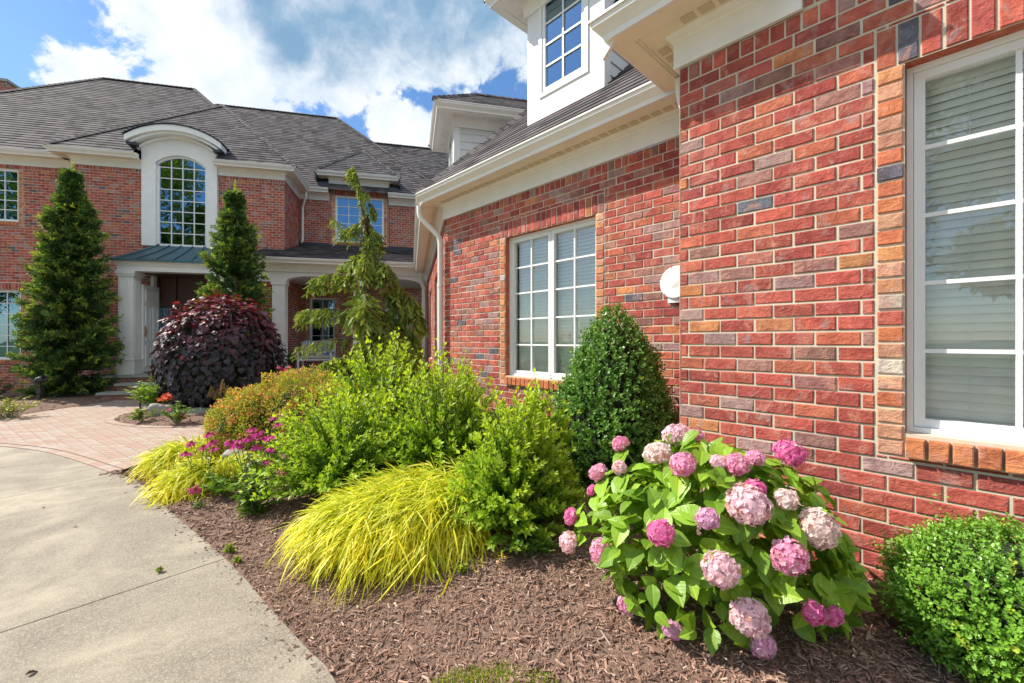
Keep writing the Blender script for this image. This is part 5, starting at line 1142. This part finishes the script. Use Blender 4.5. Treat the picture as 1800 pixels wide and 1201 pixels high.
# ---- redbud dome
def heart():
    return np.array([(0, 0, 0), (-.30, -.12, .03), (-.52, .18, .06), (-.40, .58, .05), (0, 1.0, -.12), (.40, .58, .05), (.52, .18, .06), (.30, -.12, .03), (0, .45, -.02)]), np.array([(0, 8, 2, 1), (8, 4, 3, 2), (0, 7, 6, 8), (8, 6, 5, 4)])
def redbud():
    r = np.random.default_rng(71); p = at_px(392, 9.35); b = (*p, gz(*p)-.02); root = thing('weeping_redbud', 'round dome-shaped weeping tree with overlapping dark purple heart-shaped leaves', 'tree', b); B = np.array(b)
    rd = np.array([1.15, 1.15, 1.36]); c = B+np.array([0, 0, .98]); n = 5200
    S = rnd_dir(r, n*2); S = S[S[:, 2] > -.80][:n]; n = len(S); q = 1-np.abs(r.normal(0, .06, n))+.05*(r.random(n) < .1); wv = 1+.05*np.sin(6*np.arctan2(S[:, 1], S[:, 0])+3*S[:, 2])+.05*np.sin(11*np.arctan2(S[:, 1], S[:, 0])-7*S[:, 2])
    rr = rd*np.where(S[:, 2:3] < 0, np.array([1.0, 1.0, 1.1]), 1.0); P = c+S*rr*(q*wv)[:, None]
    hz = unit(np.column_stack([S[:, 0], S[:, 1], np.zeros(n)])); dn = unit(np.array([0, 0, -1.0])-S*(-S[:, 2:3])); ax = dn*.9+S*.35+r.normal(0, .30, (n, 3)); nm = S+np.array([0, 0, .35])+r.normal(0, .28, (n, 3))
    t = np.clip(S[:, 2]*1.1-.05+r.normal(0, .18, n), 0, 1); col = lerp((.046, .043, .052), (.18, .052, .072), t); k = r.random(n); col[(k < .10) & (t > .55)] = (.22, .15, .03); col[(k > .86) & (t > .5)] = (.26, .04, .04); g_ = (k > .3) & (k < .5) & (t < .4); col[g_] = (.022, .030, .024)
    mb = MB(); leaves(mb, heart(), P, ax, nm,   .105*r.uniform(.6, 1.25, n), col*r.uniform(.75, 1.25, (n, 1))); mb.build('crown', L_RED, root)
    mb = MB(); mb.tube([B, B+np.array([.03, 0, .9]), B+np.array([0, .02, 1.6])], [.09, .07, .05], 10)
    for i in range(16): an = i*.3927; mb.tube([B+np.array([0, 0, 1.5]), B+np.array([.7*math.cos(an), .7*math.sin(an), 1.95]), B+np.array([.95*math.cos(an), .95*math.sin(an), 1.2]), B+np.array([1.0*math.cos(an), 1.0*math.sin(an), .4])], [.03, .02, .012, .006], 5)
    mb.build('trunk', BARK, root, True)
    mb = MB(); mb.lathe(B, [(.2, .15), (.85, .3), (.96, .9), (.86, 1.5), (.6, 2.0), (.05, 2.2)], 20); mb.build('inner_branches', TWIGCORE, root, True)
redbud()
# ---- spruces: whorled branches carrying short needle-covered shoots
def spruce(label, base, h, r0, seed, nb=300, cols=((.034, .085, .036), (.105, .20, .062)), tipc=(.34, .44, .07), power=.62, n_sh=30):
    r = np.random.default_rng(seed); root = thing('spruce_tree', label, 'tree', base, 'narrow spruce trees at the house'); B = np.array(base)
    mb = MB(); br = MB(); br.tube([B, B+np.array([0, 0, h*.5]), B+np.array([.02, 0, h*.97])], [.09, .06, .010], 8)
    for i in range(nb):
        t = r.random()**.95; z = h*(.02+.95*t); prof = min(1, .72+2*t)*(1-t)**power if t > .14 else .70+t*1.9*.6
        L = max(.08, r0*prof*r.uniform(.58, 1.18)*min(1, .10+(1-t)*4.2)); an = r.uniform(0, 6.283); dr = np.array([math.cos(an), math.sin(an), 0]); up = -.12+.75*t+r.normal(0, .10)
        tt = np.linspace(0, 1, 6)[:, None]; Cv = B+np.array([0, 0, z])+dr*L*tt+np.array([0, 0, 1.0])*L*(up*tt+.22*tt**2.5); br.tube(Cv, np.linspace(.012, .004, 6), 4, cap=False)
        m = int(n_sh*(L/.7)**.8)+8; q = r.uniform(.08, 1.0, m)**.75; P = B+np.array([0, 0, z])+dr*L*q[:, None]+np.array([0, 0, 1.0])*(L*(up*q+.22*q**2.5))[:, None]
        sd = np.array([-dr[1], dr[0], 0]); sgn = r.choice([-1, 1], m); ax = dr*r.uniform(.5, 1.1, (m, 1))+sd*(sgn*r.uniform(.2, .9, m)*(1.05-q*.5))[:, None]+np.array([0, 0, 1.0])*r.uniform(-.25, .55, (m, 1))+r.normal(0, .15, (m, 3))
        sl = r.uniform(.10, .19, m); spread_ = r.normal(0, .035, (m, 3)); P = P+spread_
        c = lerp(cols[0], cols[1], np.clip(q*.8+r.normal(0, .2, m), 0, 1))*r.uniform(.8, 1.2, (m, 1)); tp = (q > .82) & (r.random(m) < .42); c[tp] = np.array(tipc)*r.uniform(.6, 1.1, (tp.sum(), 1))
        for k in range(6):
            f = (k+.3)/6; axn = unit(ax); a = unit(np.cross(axn, rnd_dir(r, m)))
            leaves(mb, T_NEEDLE, P+axn*(sl*f*.75)[:, None], axn*.85+a*.75, np.cross(a, axn), sl*.52, c)
    top = B+np.array([.02, 0, h*.95])
    for k in range(15): leaves(mb, T_NEEDLE, (top+np.array([0, 0, .035*k]))[None].repeat(4, 0), np.array([(1, 0, 1.6), (-1, 0, 1.6), (0, 1, 1.6), (0, -1, 1.6)])+r.normal(0, .2, (4, 3)), rnd_dir(r, 4), (.13-.006*k)*np.ones(4), np.tile(tipc, (4, 1)))
    mb.build('foliage', L_CONIF, root); br.build('trunk', BARK, root)
p = at_px(126, 11.0); spruce('large bushy spruce left of the entrance steps', (*p, .05), 5.9, 1.02, 81, 600, n_sh=34)
p = at_px(412, 10.75); spruce('narrower spruce standing at the right of the portico behind the purple dome', (*p, .05), 5.25, .92, 82, 440, n_sh=30)
# ---- weeping cedar
def cedar():
    r = np.random.default_rng(91); d0 = 8.0; p = at_px(648, d0); b = (*p, gz(*p)); B = np.array(b); root = thing('weeping_cedar', 'tall narrow weeping cedar with drooping branches in front of the porch', 'tree', b)
    k = d0/750; br = MB(); mb = MB()
    tr = [B, np.array(P3(652, 560, d0)), np.array(P3(640, 460, d0)), np.array(P3(641, 400, d0)), np.array(P3(634, 340, d0)), np.array(P3(628, 312, d0)), np.array(P3(622, 297, d0)), np.array(P3(616, 300, d0))]
    br.tube(tr, [.09, .075, .055, .04, .024, .014, .008, .003], 8)
    def sprays(Cv, n, ln, hang=1.0, bright=.5):
        m = len(Cv); f = r.uniform(0, m-1.001, n); i = f.astype(int); P = Cv[i]+(Cv[i+1]-Cv[i])*(f-i)[:, None]+r.normal(0, .02, (n, 3)); tan = unit(Cv[i+1]-Cv[i])
        sd = unit(np.cross(tan, (0, 0, 1.0))); ax0 = tan*r.uniform(.1, .7, (n, 1))+sd*r.normal(0, .5, (n, 1))+np.array([0, 0, -1.0])*r.uniform(.5, 1.3, (n, 1))*hang; L = ln*r.uniform(.45, 1.2, n)
        c = lerp((.09, .155, .034), (.34, .42, .07), np.clip(bright+r.normal(0, .28, n), 0, 1)); bro = r.random(n) < .05; c[bro] = (.17, .09, .035)
        for q in range(6):
            t = (q+.4)/6; cur = unit(ax0+np.array([0, 0, -1.0])*t*.6); Pq = P+cur*(L*t)[:, None]
            a = unit(np.cross(cur, rnd_dir(r, n))); leaves(mb, T_NEEDLE, Pq, cur*.9+a*.55, np.cross(a, cur), L*.34, c*r.uniform(.85, 1.15, (n, 1)))
    def limb(zf, tip, n, ln, sag=.15, bright=.5, depth=0.0, start=None):
        s0 = np.array(start if start is not None else (B[0]+.0, B[1], zf)); e = np.array(tip); mid = (s0+e)/2+np.array([0, 0, sag]); t = np.linspace(0, 1, 10)[:, None]; Cv = (1-t)**2*s0+2*t*(1-t)*mid+t*t*e
        br.tube(Cv, np.linspace(.022, .004, 10), 5, cap=False); sprays(Cv[2:], n, ln, 1.0, bright); sprays(Cv[-3:], n//6, ln*.6, .8, .8)
    T = lambda y: HC-(y-599)/750*d0
    # limbs read from the photograph (side limbs), then front/back ones around the trunk
    for (zy, tx, ty, dd, n, ln, sg) in [(500, 550, 490, 8.1, 110, .32, .28), (560, 525, 549, 8.1, 100, .30, .22), (480, 737, 545, 8.0, 170, .50, .38), (450, 690, 480, 7.8, 90, .40, .1), (440, 600, 468, 8.2, 90, .36, .06), (540, 735, 600, 8.1, 150, .5, .25),
                                        (600, 522, 612, 7.8, 60, .22, .20), (640, 565, 640, 7.3, 170, .42, .2), (600, 745, 640, 7.9, 150, .5, .2), (395, 668, 418, 8.0, 60, .3, .03), (385, 600, 410, 8.1, 60, .26, .03), (520, 640, 540, 7.3, 150, .5, .2), (580, 700, 600, 7.2, 160, .5, .2), (430, 640, 470, 7.6, 80, .36, .08), (420, 560, 383, 8.3, 0, .2, .1)]:
        if n: limb(T(zy), P3(tx, ty, dd), n, ln, sg, .55)
    limb(T(430), P3(582, 384, 8.0), 55, .16, .06, .85)
    for i in range(30):
        t = r.random(); zy = 330+t*310; an = r.uniform(0, 6.283); L = (.13+.50*t**1.5)*r.uniform(.5, 1.0); zc = T(zy); e = (B[0]+L*math.cos(an), B[1]+L*math.sin(an), zc-.30*L-.05)
        limb(zc, e, int(20+60*L), .20+.22*t, .14*L+.03, .45)
    sprays(np.array(tr[2:]), 240, .20, .9, .6); sprays(np.array(tr[4:]), 60, .14, .8, .85)
    mb.build('foliage', L_CONIF, root); br.build('trunk', BARK, root, True)
cedar()
# ================================================================== SMALL THINGS
T_MED = T_SIMPLE
def leafy(name, label, cat, base, rx, h, n, leaf, cols, seed, T=T_MED, group=None, up=.5, m=None, extra=None):
    """small leafy perennial: stems with leaves filling a low mound"""
    r = np.random.default_rng(seed); root = thing(name, label, cat, base, group); B = np.array(base); mb = MB(); sm = MB(); ns = max(6, n//22)
    for i in range(ns):
        an = r.uniform(0, 6.283); q = math.sqrt(r.random()); e = B+np.array([rx*q*math.cos(an), rx*q*math.sin(an), h*(1-.5*q*q)*r.uniform(.6, 1.05)]); s0 = B+np.array([r.normal(0, rx*.12), r.normal(0, rx*.12), 0])
        t = np.linspace(0, 1, 6)[:, None]; mid = s0*.5+e*.5+np.array([0, 0, h*.15]); Cv = (1-t)**2*s0+2*t*(1-t)*mid+t*t*e; sm.tube(Cv, .0035, 4, cap=False)
        k = 22; tt = r.uniform(.25, 1, k)[:, None]; P = (1-tt)**2*s0+2*tt*(1-tt)*mid+tt*tt*e; a2 = r.uniform(0, 6.283, k)
        ax = np.stack([np.cos(a2), np.sin(a2), r.uniform(-.2, .8, k)*up], -1); leaves(mb, T, P, ax, np.tile((0, 0, 1.0), (k, 1))+r.normal(0, .35, (k, 3)), leaf*r.uniform(.6, 1.2, k), lerp(cols[0], cols[1], np.clip(tt[:, 0]*.7+r.normal(0, .25, k), 0, 1)))
    mb.build('foliage', m or L_SHRUB, root); sm.build('stems', GSTEM, root)
    if extra: extra(root, B, r)
    return root
def blooms(col, pts, rad, name='flower_head', np_=7, cone=True):
    def f(root, B, r):
        for p in pts:
            p = np.array(p); mb = MB(); ax = unit(np.array([r.normal(0, .3), -.4, .9])); a = unit(np.cross(ax, np.array([.3, .9, .1]))); b = np.cross(ax, a)
            for ring, s_ in ((0, 1.0), (1, .65)):
                an = np.arange(np_)*6.283/np_+ring*.4; d = np.cos(an)[:, None]*a+np.sin(an)[:, None]*b
                leaves(mb, (np.array([(0, 0, 0), (-.3, .45, .05), (0, 1, 0), (.3, .45, .05), (0, .5, 0)]), np.array([(0, 4, 1), (4, 2, 1), (0, 3, 4), (4, 3, 2)])), np.tile(p+ax*.006*ring, (np_, 1)), d+ax*(.25+.5*ring), np.tile(ax, (np_, 1)), rad*s_*r.uniform(.85, 1.1, np_), cvar(r, col, np_, .12))
            mb.lathe(p, [(.001, 0), (rad*.16, rad*.05), (rad*.12, rad*.2), (.001, rad*.25)], 8, col=(.5, .35, .05), axis=ax)
            mb.build(name, PETAL, root)
    return f
pb = lambda x, y: (lambda q: (*q, max(gz(*q), 0)))(gpt(x, y, .06))
leafy('perennial', 'light green leafy perennial behind the black path light', 'plant', pb(270, 722), .52, .74, 1100, .10, ((.12, .25, .03), (.30, .44, .05)), 101)
leafy('perennial', 'tiny light green plant at the tip of the mulch island', 'plant', pb(252, 738), .24, .30, 380, .06, ((.12, .24, .03), (.32, .42, .05)), 102)
leafy('daylily', 'orange red daylily blooming beside the pale pointed rock', 'flower', pb(296, 724), .16, .30, 120, .12, ((.14, .26, .03), (.30, .36, .05)), 103, T_LONG, extra=blooms((.78, .16, .07), [P3(292, 697, 8.3), P3(300, 702, 8.3), P3(285, 703, 8.35)], .11))
leafy('rose_plant', 'small green plant with pink and magenta flowers on the mulch island', 'flower', pb(312, 740), .28, .42, 560, .06, ((.10, .22, .03), (.26, .38, .05)), 104, extra=blooms((.68, .05, .25), [P3(306, 730, 7.9), P3(314, 733, 7.85), P3(322, 733, 7.9), P3(296, 722, 8.0)], .065))
def plumes(root, B, r):
    for (x, y, t) in ((372, 690, .2), (392, 682, .28), (400, 690, .22), (383, 694, .18)):
        p = np.array(P3(x, y, 8.1)); mb = MB(); n = 260; h = r.random(n); an = r.uniform(0, 6.283, n); P = p+np.stack([np.cos(an)*.06*(1-h), np.sin(an)*.06*(1-h), (h-.5)*t], -1)
        leaves(mb, T_DIAM, P, np.stack([np.cos(an), np.sin(an), 1+h], -1), rnd_dir(r, n), .035, cvar(r, (.34, .25, .12), n)); mb.build('plume', L_SPIR, root)
leafy('astilbe', 'bluish green astilbe with dry tan plumes at the foot of the purple dome', 'plant', pb(392, 735), .30, .40, 500, .075, ((.05, .13, .07), (.10, .22, .12)), 105, extra=plumes)
leafy('perennial', 'yellow-green low shrub at the far left edge of the photo', 'plant', pb(14, 729), .50, .50, 900, .065, ((.18, .28, .03), (.50, .48, .06)), 106)
leafy('perennial', 'dark green low shrub against the wall at the far left', 'plant', pb(-5, 703), .45, .60, 500, .07, ((.03, .09, .03), (.08, .2, .06)), 107)
leafy('perennial', 'low green leafy plant between the small golden grass and the coneflowers', 'plant', (*at_px(395, 3.95), gz(*at_px(395, 3.95))), .26, .26, 420, .075, ((.10, .22, .03), (.24, .38, .04)), 108, T_LONG)
leafy('perennial', 'leafy green sprawl at the feet of the bright shrub beside the golden grass', 'plant', (*at_px(935, 2.5), gz(*at_px(935, 2.5))), .24, .17, 420, .042, ((.08, .20, .02), (.22, .36, .04)), 109)
wd = 'weeds'
for (x, y, lab, s_) in ((280, 1006, 'tiny weed growing in the driveway joint', .035), (404, 968, 'tiny weed sprout in the mulch near the driveway edge', .06), (418, 986, 'second tiny weed sprout just below the first in the mulch', .05), (655, 1026, 'small green weed under the tips of the golden grass', .07), (812, 1052, 'thin pale weed alone in the open mulch', .06)):
    q = gpt(x, y, .03 if x > 300 else 0); leafy('weed', lab, 'weed', (*q, max(gz(*q), 0)), s_*.6, s_, 60, s_*.5, ((.18, .30, .03), (.40, .46, .05)), int(x), group=None)
# rocks
def rock(label, base, s, seed, rot=0.0, mat_=ROCK):
    import bmesh
    bm = bmesh.new(); bmesh.ops.create_icosphere(bm, subdivisions=4, radius=1.0); rv = Vector((seed*3.1, seed*1.7, seed*.3))
    for v in bm.verts:
        n = noise.noise(v.co*1.1+rv)*.35+noise.noise(v.co*2.7+rv)*.16+noise.noise(v.co*7+rv)*.05; d = v.co.normalized()
        q = max(abs(d.x), abs(d.y), abs(d.z)); k = (1+n)*(.62+.38/q*.8); v.co = Vector((d.x*k*s[0], d.y*k*s[1], max(d.z*k*s[2], -.35*s[2])))
    bm.transform(Matrix.Rotation(rot, 4, 'Z')); me = bpy.data.meshes.new('rock'); bm.to_mesh(me); bm.free(); me.materials.append(mat_)
    for p in me.polygons: p.use_smooth = True
    o = bpy.data.objects.new('rock', me); COL.objects.link(o); o.location = base; tag(o, label, 'rock'); return o
rock('pale pointed rock behind the small pink flowers', (*gpt(286, 728, .08), .10), (.20, .16, .20), 3, .5)
rock('flat greenish grey rock at the foot of the purple dome', (*gpt(345, 727, .08), .07), (.36, .24, .12), 5, .2, m_simple('mossy_rock', (.14, .16, .11), (.28, .30, .22), 7, .9, .7, dist=.02))
rock('large grey boulder behind the small golden grass', (*at_px(415, 4.75), gz(*at_px(415, 4.75))+.0), (.17, .13, .12), 8, .4)
rock('small grey stone beside the tall coneflowers', (*at_px(452, 4.3), gz(*at_px(452, 4.3))+.02), (.16, .10, .11), 12, 1.0)
# black path light
q = gpt(246, 716, .08); root = thing('path_light', 'black path light on a stake beside the steps', 'lamp', (*q, .05)); mb = MB(); B = np.array([*q, .05])
mb.tube([B, B+np.array([0, 0, .44])], .016, 10); mb.build('post', BLACK, root, True)
mb = MB(); mb.lathe(B+np.array([0, 0, .44]), [(.03, -.05), (.035, 0), (.16, .008), (.165, .018), (.09, .05), (.02, .066), (.001, .07)], 20); mb.build('lamp_shade', BLACK, root, True)
mb = MB(); mb.lathe(B, [(.05, 0), (.05, .012), (.018, .03)], 12); mb.build('base_plate', BLACK, root, True)
# black landscape spotlight beside the left spruce
q = at_px(70, 9.9); root = thing('garden_spotlight', 'small black garden spotlight beside the left spruce', 'lamp', (*q, .05)); B = np.array([*q, .05])
mb = MB(); mb.tube([B, B+np.array([0, 0, .46])], .022, 8); mb.build('stake', BLACK, root, True)
mb = MB(); mb.lathe(B+np.array([-.10, -.02, .50]), [(.001, 0), (.06, .005), (.075, .05), (.085, .20), (.07, .20), (.06, .15), (.001, .14)], 16, axis=(.9, .25, .35)); mb.build('lamp_head', BLACK, root, True)
mb = MB(); mb.box(GR, B[0]-.05, B[0]+.06, B[1]-.04, B[1]+.04, .28, .40); mb.build('junction_box', BLACK, root)
# round white fixture on the long wall by the bay corner
fc = np.array(W.p(.462, WB, 2.03)); nW = -np.array([W.n[0], W.n[1], 0.0])
root = thing('wall_fixture', 'round white fixture on the brick wall at the bay corner', 'fixture', tuple(fc))
mb = MB(); mb.lathe(fc, [(.001, 0), (.150, .0), (.158, .02), (.150, .045), (.135, .06), (.128, .055), (.085, .075), (.075, .070), (.045, .082), (.001, .085)], 36, axis=nW); mb.build('cover', VINYL, root, True)
mb = MB()
for a in np.arange(6)*1.047+.3:
    d_ = math.cos(a)*np.array([W.d[0], W.d[1], 0])+math.sin(a)*np.array([0, 0, 1.0]); mb.lathe(fc+d_*.141+nW*.052, [(.006, 0), (.006, .008), (.001, .010)], 8, axis=nW)
mb.build('screws', m_simple('brass_screw', (.35, .24, .10), (.5, .36, .16), 10, .4, .1, .8), root, True)
mb = MB(); mb.box(W, .43, .54, WB-.035, WB-.002, 1.85, 1.90); mb.build('mounting_base', VINYL, root)
# porch chair with a patterned cushion, and a black pot
def cushion_mat():
    m, T, b, o = mat('patterned_cushion'); c = T.coord('Object'); n1 = T.noise(c, 9.0, 3, 0.6, dist=1.5); n2 = T.noise(T.vmath('ADD', c, (5, 3, 1)), 11.0, 3, 0.6, dist=1.2)
    cc = T.mix(T.ramp(n1, .48, .54), (.74, .76, .74), (.14, .24, .50)); cc = T.mix(T.ramp(n2, .54, .60), cc, (.16, .30, .10)); T.put(b.inputs['Base Color'], cc); b.inputs['Roughness'].default_value = .9; return m
CF = Fr(M.xy(6.05, -.2), M.d, M.n); root = thing('porch_settee', 'porch settee with a blue and green patterned cushion behind the porch column', 'seat', (*CF.xy(.5, .3), .56))
CB = BASE[root.name]
mb = MB()
for a in (0, .99):
    for w in (0, .62): mb.box(CF, a, a+.05, w, w+.05, .56, 1.12 if w == 0 else 1.46)
    mb.box(CF, a-.01, a+.06, -.02, .619, 1.121, 1.16)
mb.box(CF, .051, .989, .0, .62, .86, .91); mb.box(CF, .051, .989, .63, .66, 1.38, 1.46); mb.box(CF, .051, .989, .63, .66, .95, 1.0); mb.build('frame', VINYL, root)
def pillow(name, u0, u1, w0, w1, z0, z1, m_):
    mb = MB(); n = 10; f = np.linspace(-1, 1, n+1)
    for ax in range(3):
        for sg in (-1, 1):
            U, Vv = np.meshgrid(f, f); q = np.zeros((n+1, n+1, 3)); q[..., ax] = sg; q[..., (ax+1) % 3] = U; q[..., (ax+2) % 3] = Vv
            e = q.copy(); k = np.array([u1-u0, w1-w0, z1-z0])/2; thin = int(np.argmin(k)); bulge = (1-.45*(np.abs(e[..., (thin+1) % 3])**4))*(1-.45*(np.abs(e[..., (thin+2) % 3])**4)); e[..., thin] *= bulge
            cx = np.array([u0+u1, w0+w1, z0+z1])/2; pts = cx+e*k; Vx = np.array([CF.p(*p) for p in pts.reshape(-1, 3)]); i = np.arange(n)[:, None]*(n+1); j = np.arange(n)[None]
            mb.add(Vx, np.stack([i+j, i+j+1, i+n+2+j, i+n+1+j], -1).reshape(-1, 4))
    return mb.build(name, m_, root, True)
CUSH = cushion_mat(); pillow('back_cushion', .08, .96, .48, .62, 1.02, 1.50, CUSH); pillow('seat_cushion', .06, .98, .02, .50, .91, 1.03, m_simple('cream_fabric', (.55, .50, .40), (.66, .60, .50), 30, .9, .3))
q = M.xy(6.0, -1.15); root = thing('planter_pot', 'round black planter pot on the porch beside the column', 'pot', (*q, .56)); mb = MB(); mb.lathe((*q, .56), [(.001, .0), (.16, .0), (.22, .16), (.25, .34), (.27, .36), (.26, .38), (.23, .37), (.21, .30), (.001, .30)], 24); mb.build('pot_body', BLACK, root, True)
r_ = np.random.default_rng(5); mb = MB(); n = 160; S = rnd_dir(r_, n); S[:, 2] = np.abs(S[:, 2]); leaves(mb, T_SIMPLE, np.array([*q, .90])+S*np.array([.22, .22, .16]), S+np.array([0, 0, .3]), S+np.array([0, 0, .8]), .09, cvar(r_, (.07, .16, .03), n)); mb.build('foliage', L_SHRUB, root)
# black plastic edging at the corner of the bed
e0 = gpt(216, 829, .03); e1 = gpt(240, 820, .03); e2 = gpt(272, 817, .03); mb = MB(); sweep(mb, [e0, e1, e2], [(0, -.03), (.012, -.03), (.012, .045), (0, .05)], 1); tag(mb.build('bed_edging', BLACK), 'short strip of black plastic edging at the corner of the mulch bed', 'edging')
# fallen leaves on the concrete
for (x, y, lab, c) in ((45, 1190, 'dark dry leaf on the concrete at the bottom left', (.05, .035, .025)), (75, 893, 'small dark leaf scrap on the concrete below the upper joint', (.07, .05, .03)), (136, 926, 'brown leaf scrap in the middle of the upper concrete slab', (.10, .07, .04)), (1466, 1027, 'yellow fallen leaf on the mulch beside the hydrangea', (.55, .36, .05)), (1318, 1052+100, 'tan dry leaf under the hydrangea', (.40, .27, .12))):
    q = gpt(x, y, .0 if x < 300 else .22); mb = MB(); r2 = np.random.default_rng(x); z = max(gz(*q), 0)+.008
    leaves(mb, (T_HYD[0]*np.array([1, 1, 1.4]), T_HYD[1]), np.array([(*q, z)]), np.array([(math.cos(x), math.sin(x), .05)]), np.array([(.1, .1, 1.0)]), np.array([.026 if x != 45 else .04]), np.array([c])); o = mb.build('fallen_leaf', L_SPIR, None, True, base=(*q, z)); tag(o, lab, 'leaf')
# lawn strip at the near edge of the bed
rg = np.random.default_rng(77); n = 16000; gx = rg.uniform(-.62, .25, n); gy = rg.uniform(1.30, 1.90, n); keep = gy < 1.825-.30*np.abs((gx+.17)/.5)**2+rg.normal(0, .018, n); gx, gy = gx[keep], gy[keep]; n = len(gx); P = np.stack([gx, gy, np.maximum(bed_h(np.stack([gx, gy], -1)), 0)+.004], -1)
mb = MB(); an = rg.uniform(0, 6.283, n); ax = np.stack([np.cos(an)*.6, np.sin(an)*.6, np.ones(n)], -1); leaves(mb, (np.array([(-.05, 0, 0), (.05, 0, 0), (.035, .55, .05), (0, 1, .16), (-.035, .55, .05)]), np.array([(0, 1, 2, 4)])), P, ax, rnd_dir(rg, n), rg.uniform(.02, .05, n), lerp((.16, .27, .03), (.42, .44, .06), rg.random(n)))
tag(mb.build('lawn_grass', L_SHRUB), 'short green lawn grass at the bottom edge of the bed', 'grass', kind='stuff')
# trees across the driveway, mirrored in the upstairs windows
def tree(label, x, y, h, cr, seed, cols):
    r = np.random.default_rng(seed); root = thing('broadleaf_tree', label, 'tree', (x, y, -.1), 'trees across the driveway'); B = np.array([x, y, -.1]); tr = MB(); tr.tube([B, B+np.array([.1, 0, h*.3]), B+np.array([0, .1, h*.6]), B+np.array([.1, .1, h*.9])], [.30, .24, .14, .03], 10)
    mb = MB()
    for i in range(26):
        an = r.uniform(0, 6.283); zz = h*r.uniform(.30, .92); k = cr*math.sqrt(max(.05, 1-((zz/h-.6)/.42)**2))*r.uniform(.45, .95); c = B+np.array([math.cos(an)*k, math.sin(an)*k, zz]); tr.tube([B+np.array([0, 0, zz*.75]), (B+c)/2+np.array([0, 0, zz*.40]), c], [.09, .05, .02], 5, cap=False)
        n = 620; S = rnd_dir(r, n); P = c+S*np.array([1.25, 1.25, .95])*(cr/3.6)*(r.random((n, 1))**.5); leaves(mb, T_SIMPLE, P, S+r.normal(0, .6, (n, 3)), S+np.array([0, 0, .8]), .36*r.uniform(.6, 1.2, n), lerp(cols[0], cols[1], r.random(n)))
    mb.build('crown', L_TREE, root); tr.build('trunk', BARK, root, True)
for i, a in enumerate([('broad tall yellow-green tree across the driveway', -18.5, -15, 19.5, 5.2, ((.16, .24, .03), (.42, .46, .05))), ('smaller round green tree across the driveway', -12.0, -16, 14.0, 4.0, ((.12, .2, .03), (.34, .42, .05))), ('dark green tree nearest the street end of the driveway', -27.5, -15, 16.5, 7.0, ((.05, .11, .02), (.16, .24, .03))), ('lime green tree at the right across the driveway', 3.8, -17, 13.0, 4.6, ((.09, .17, .02), (.26, .34, .04)))]): tree(a[0], *a[1:5], 200+i, a[5])
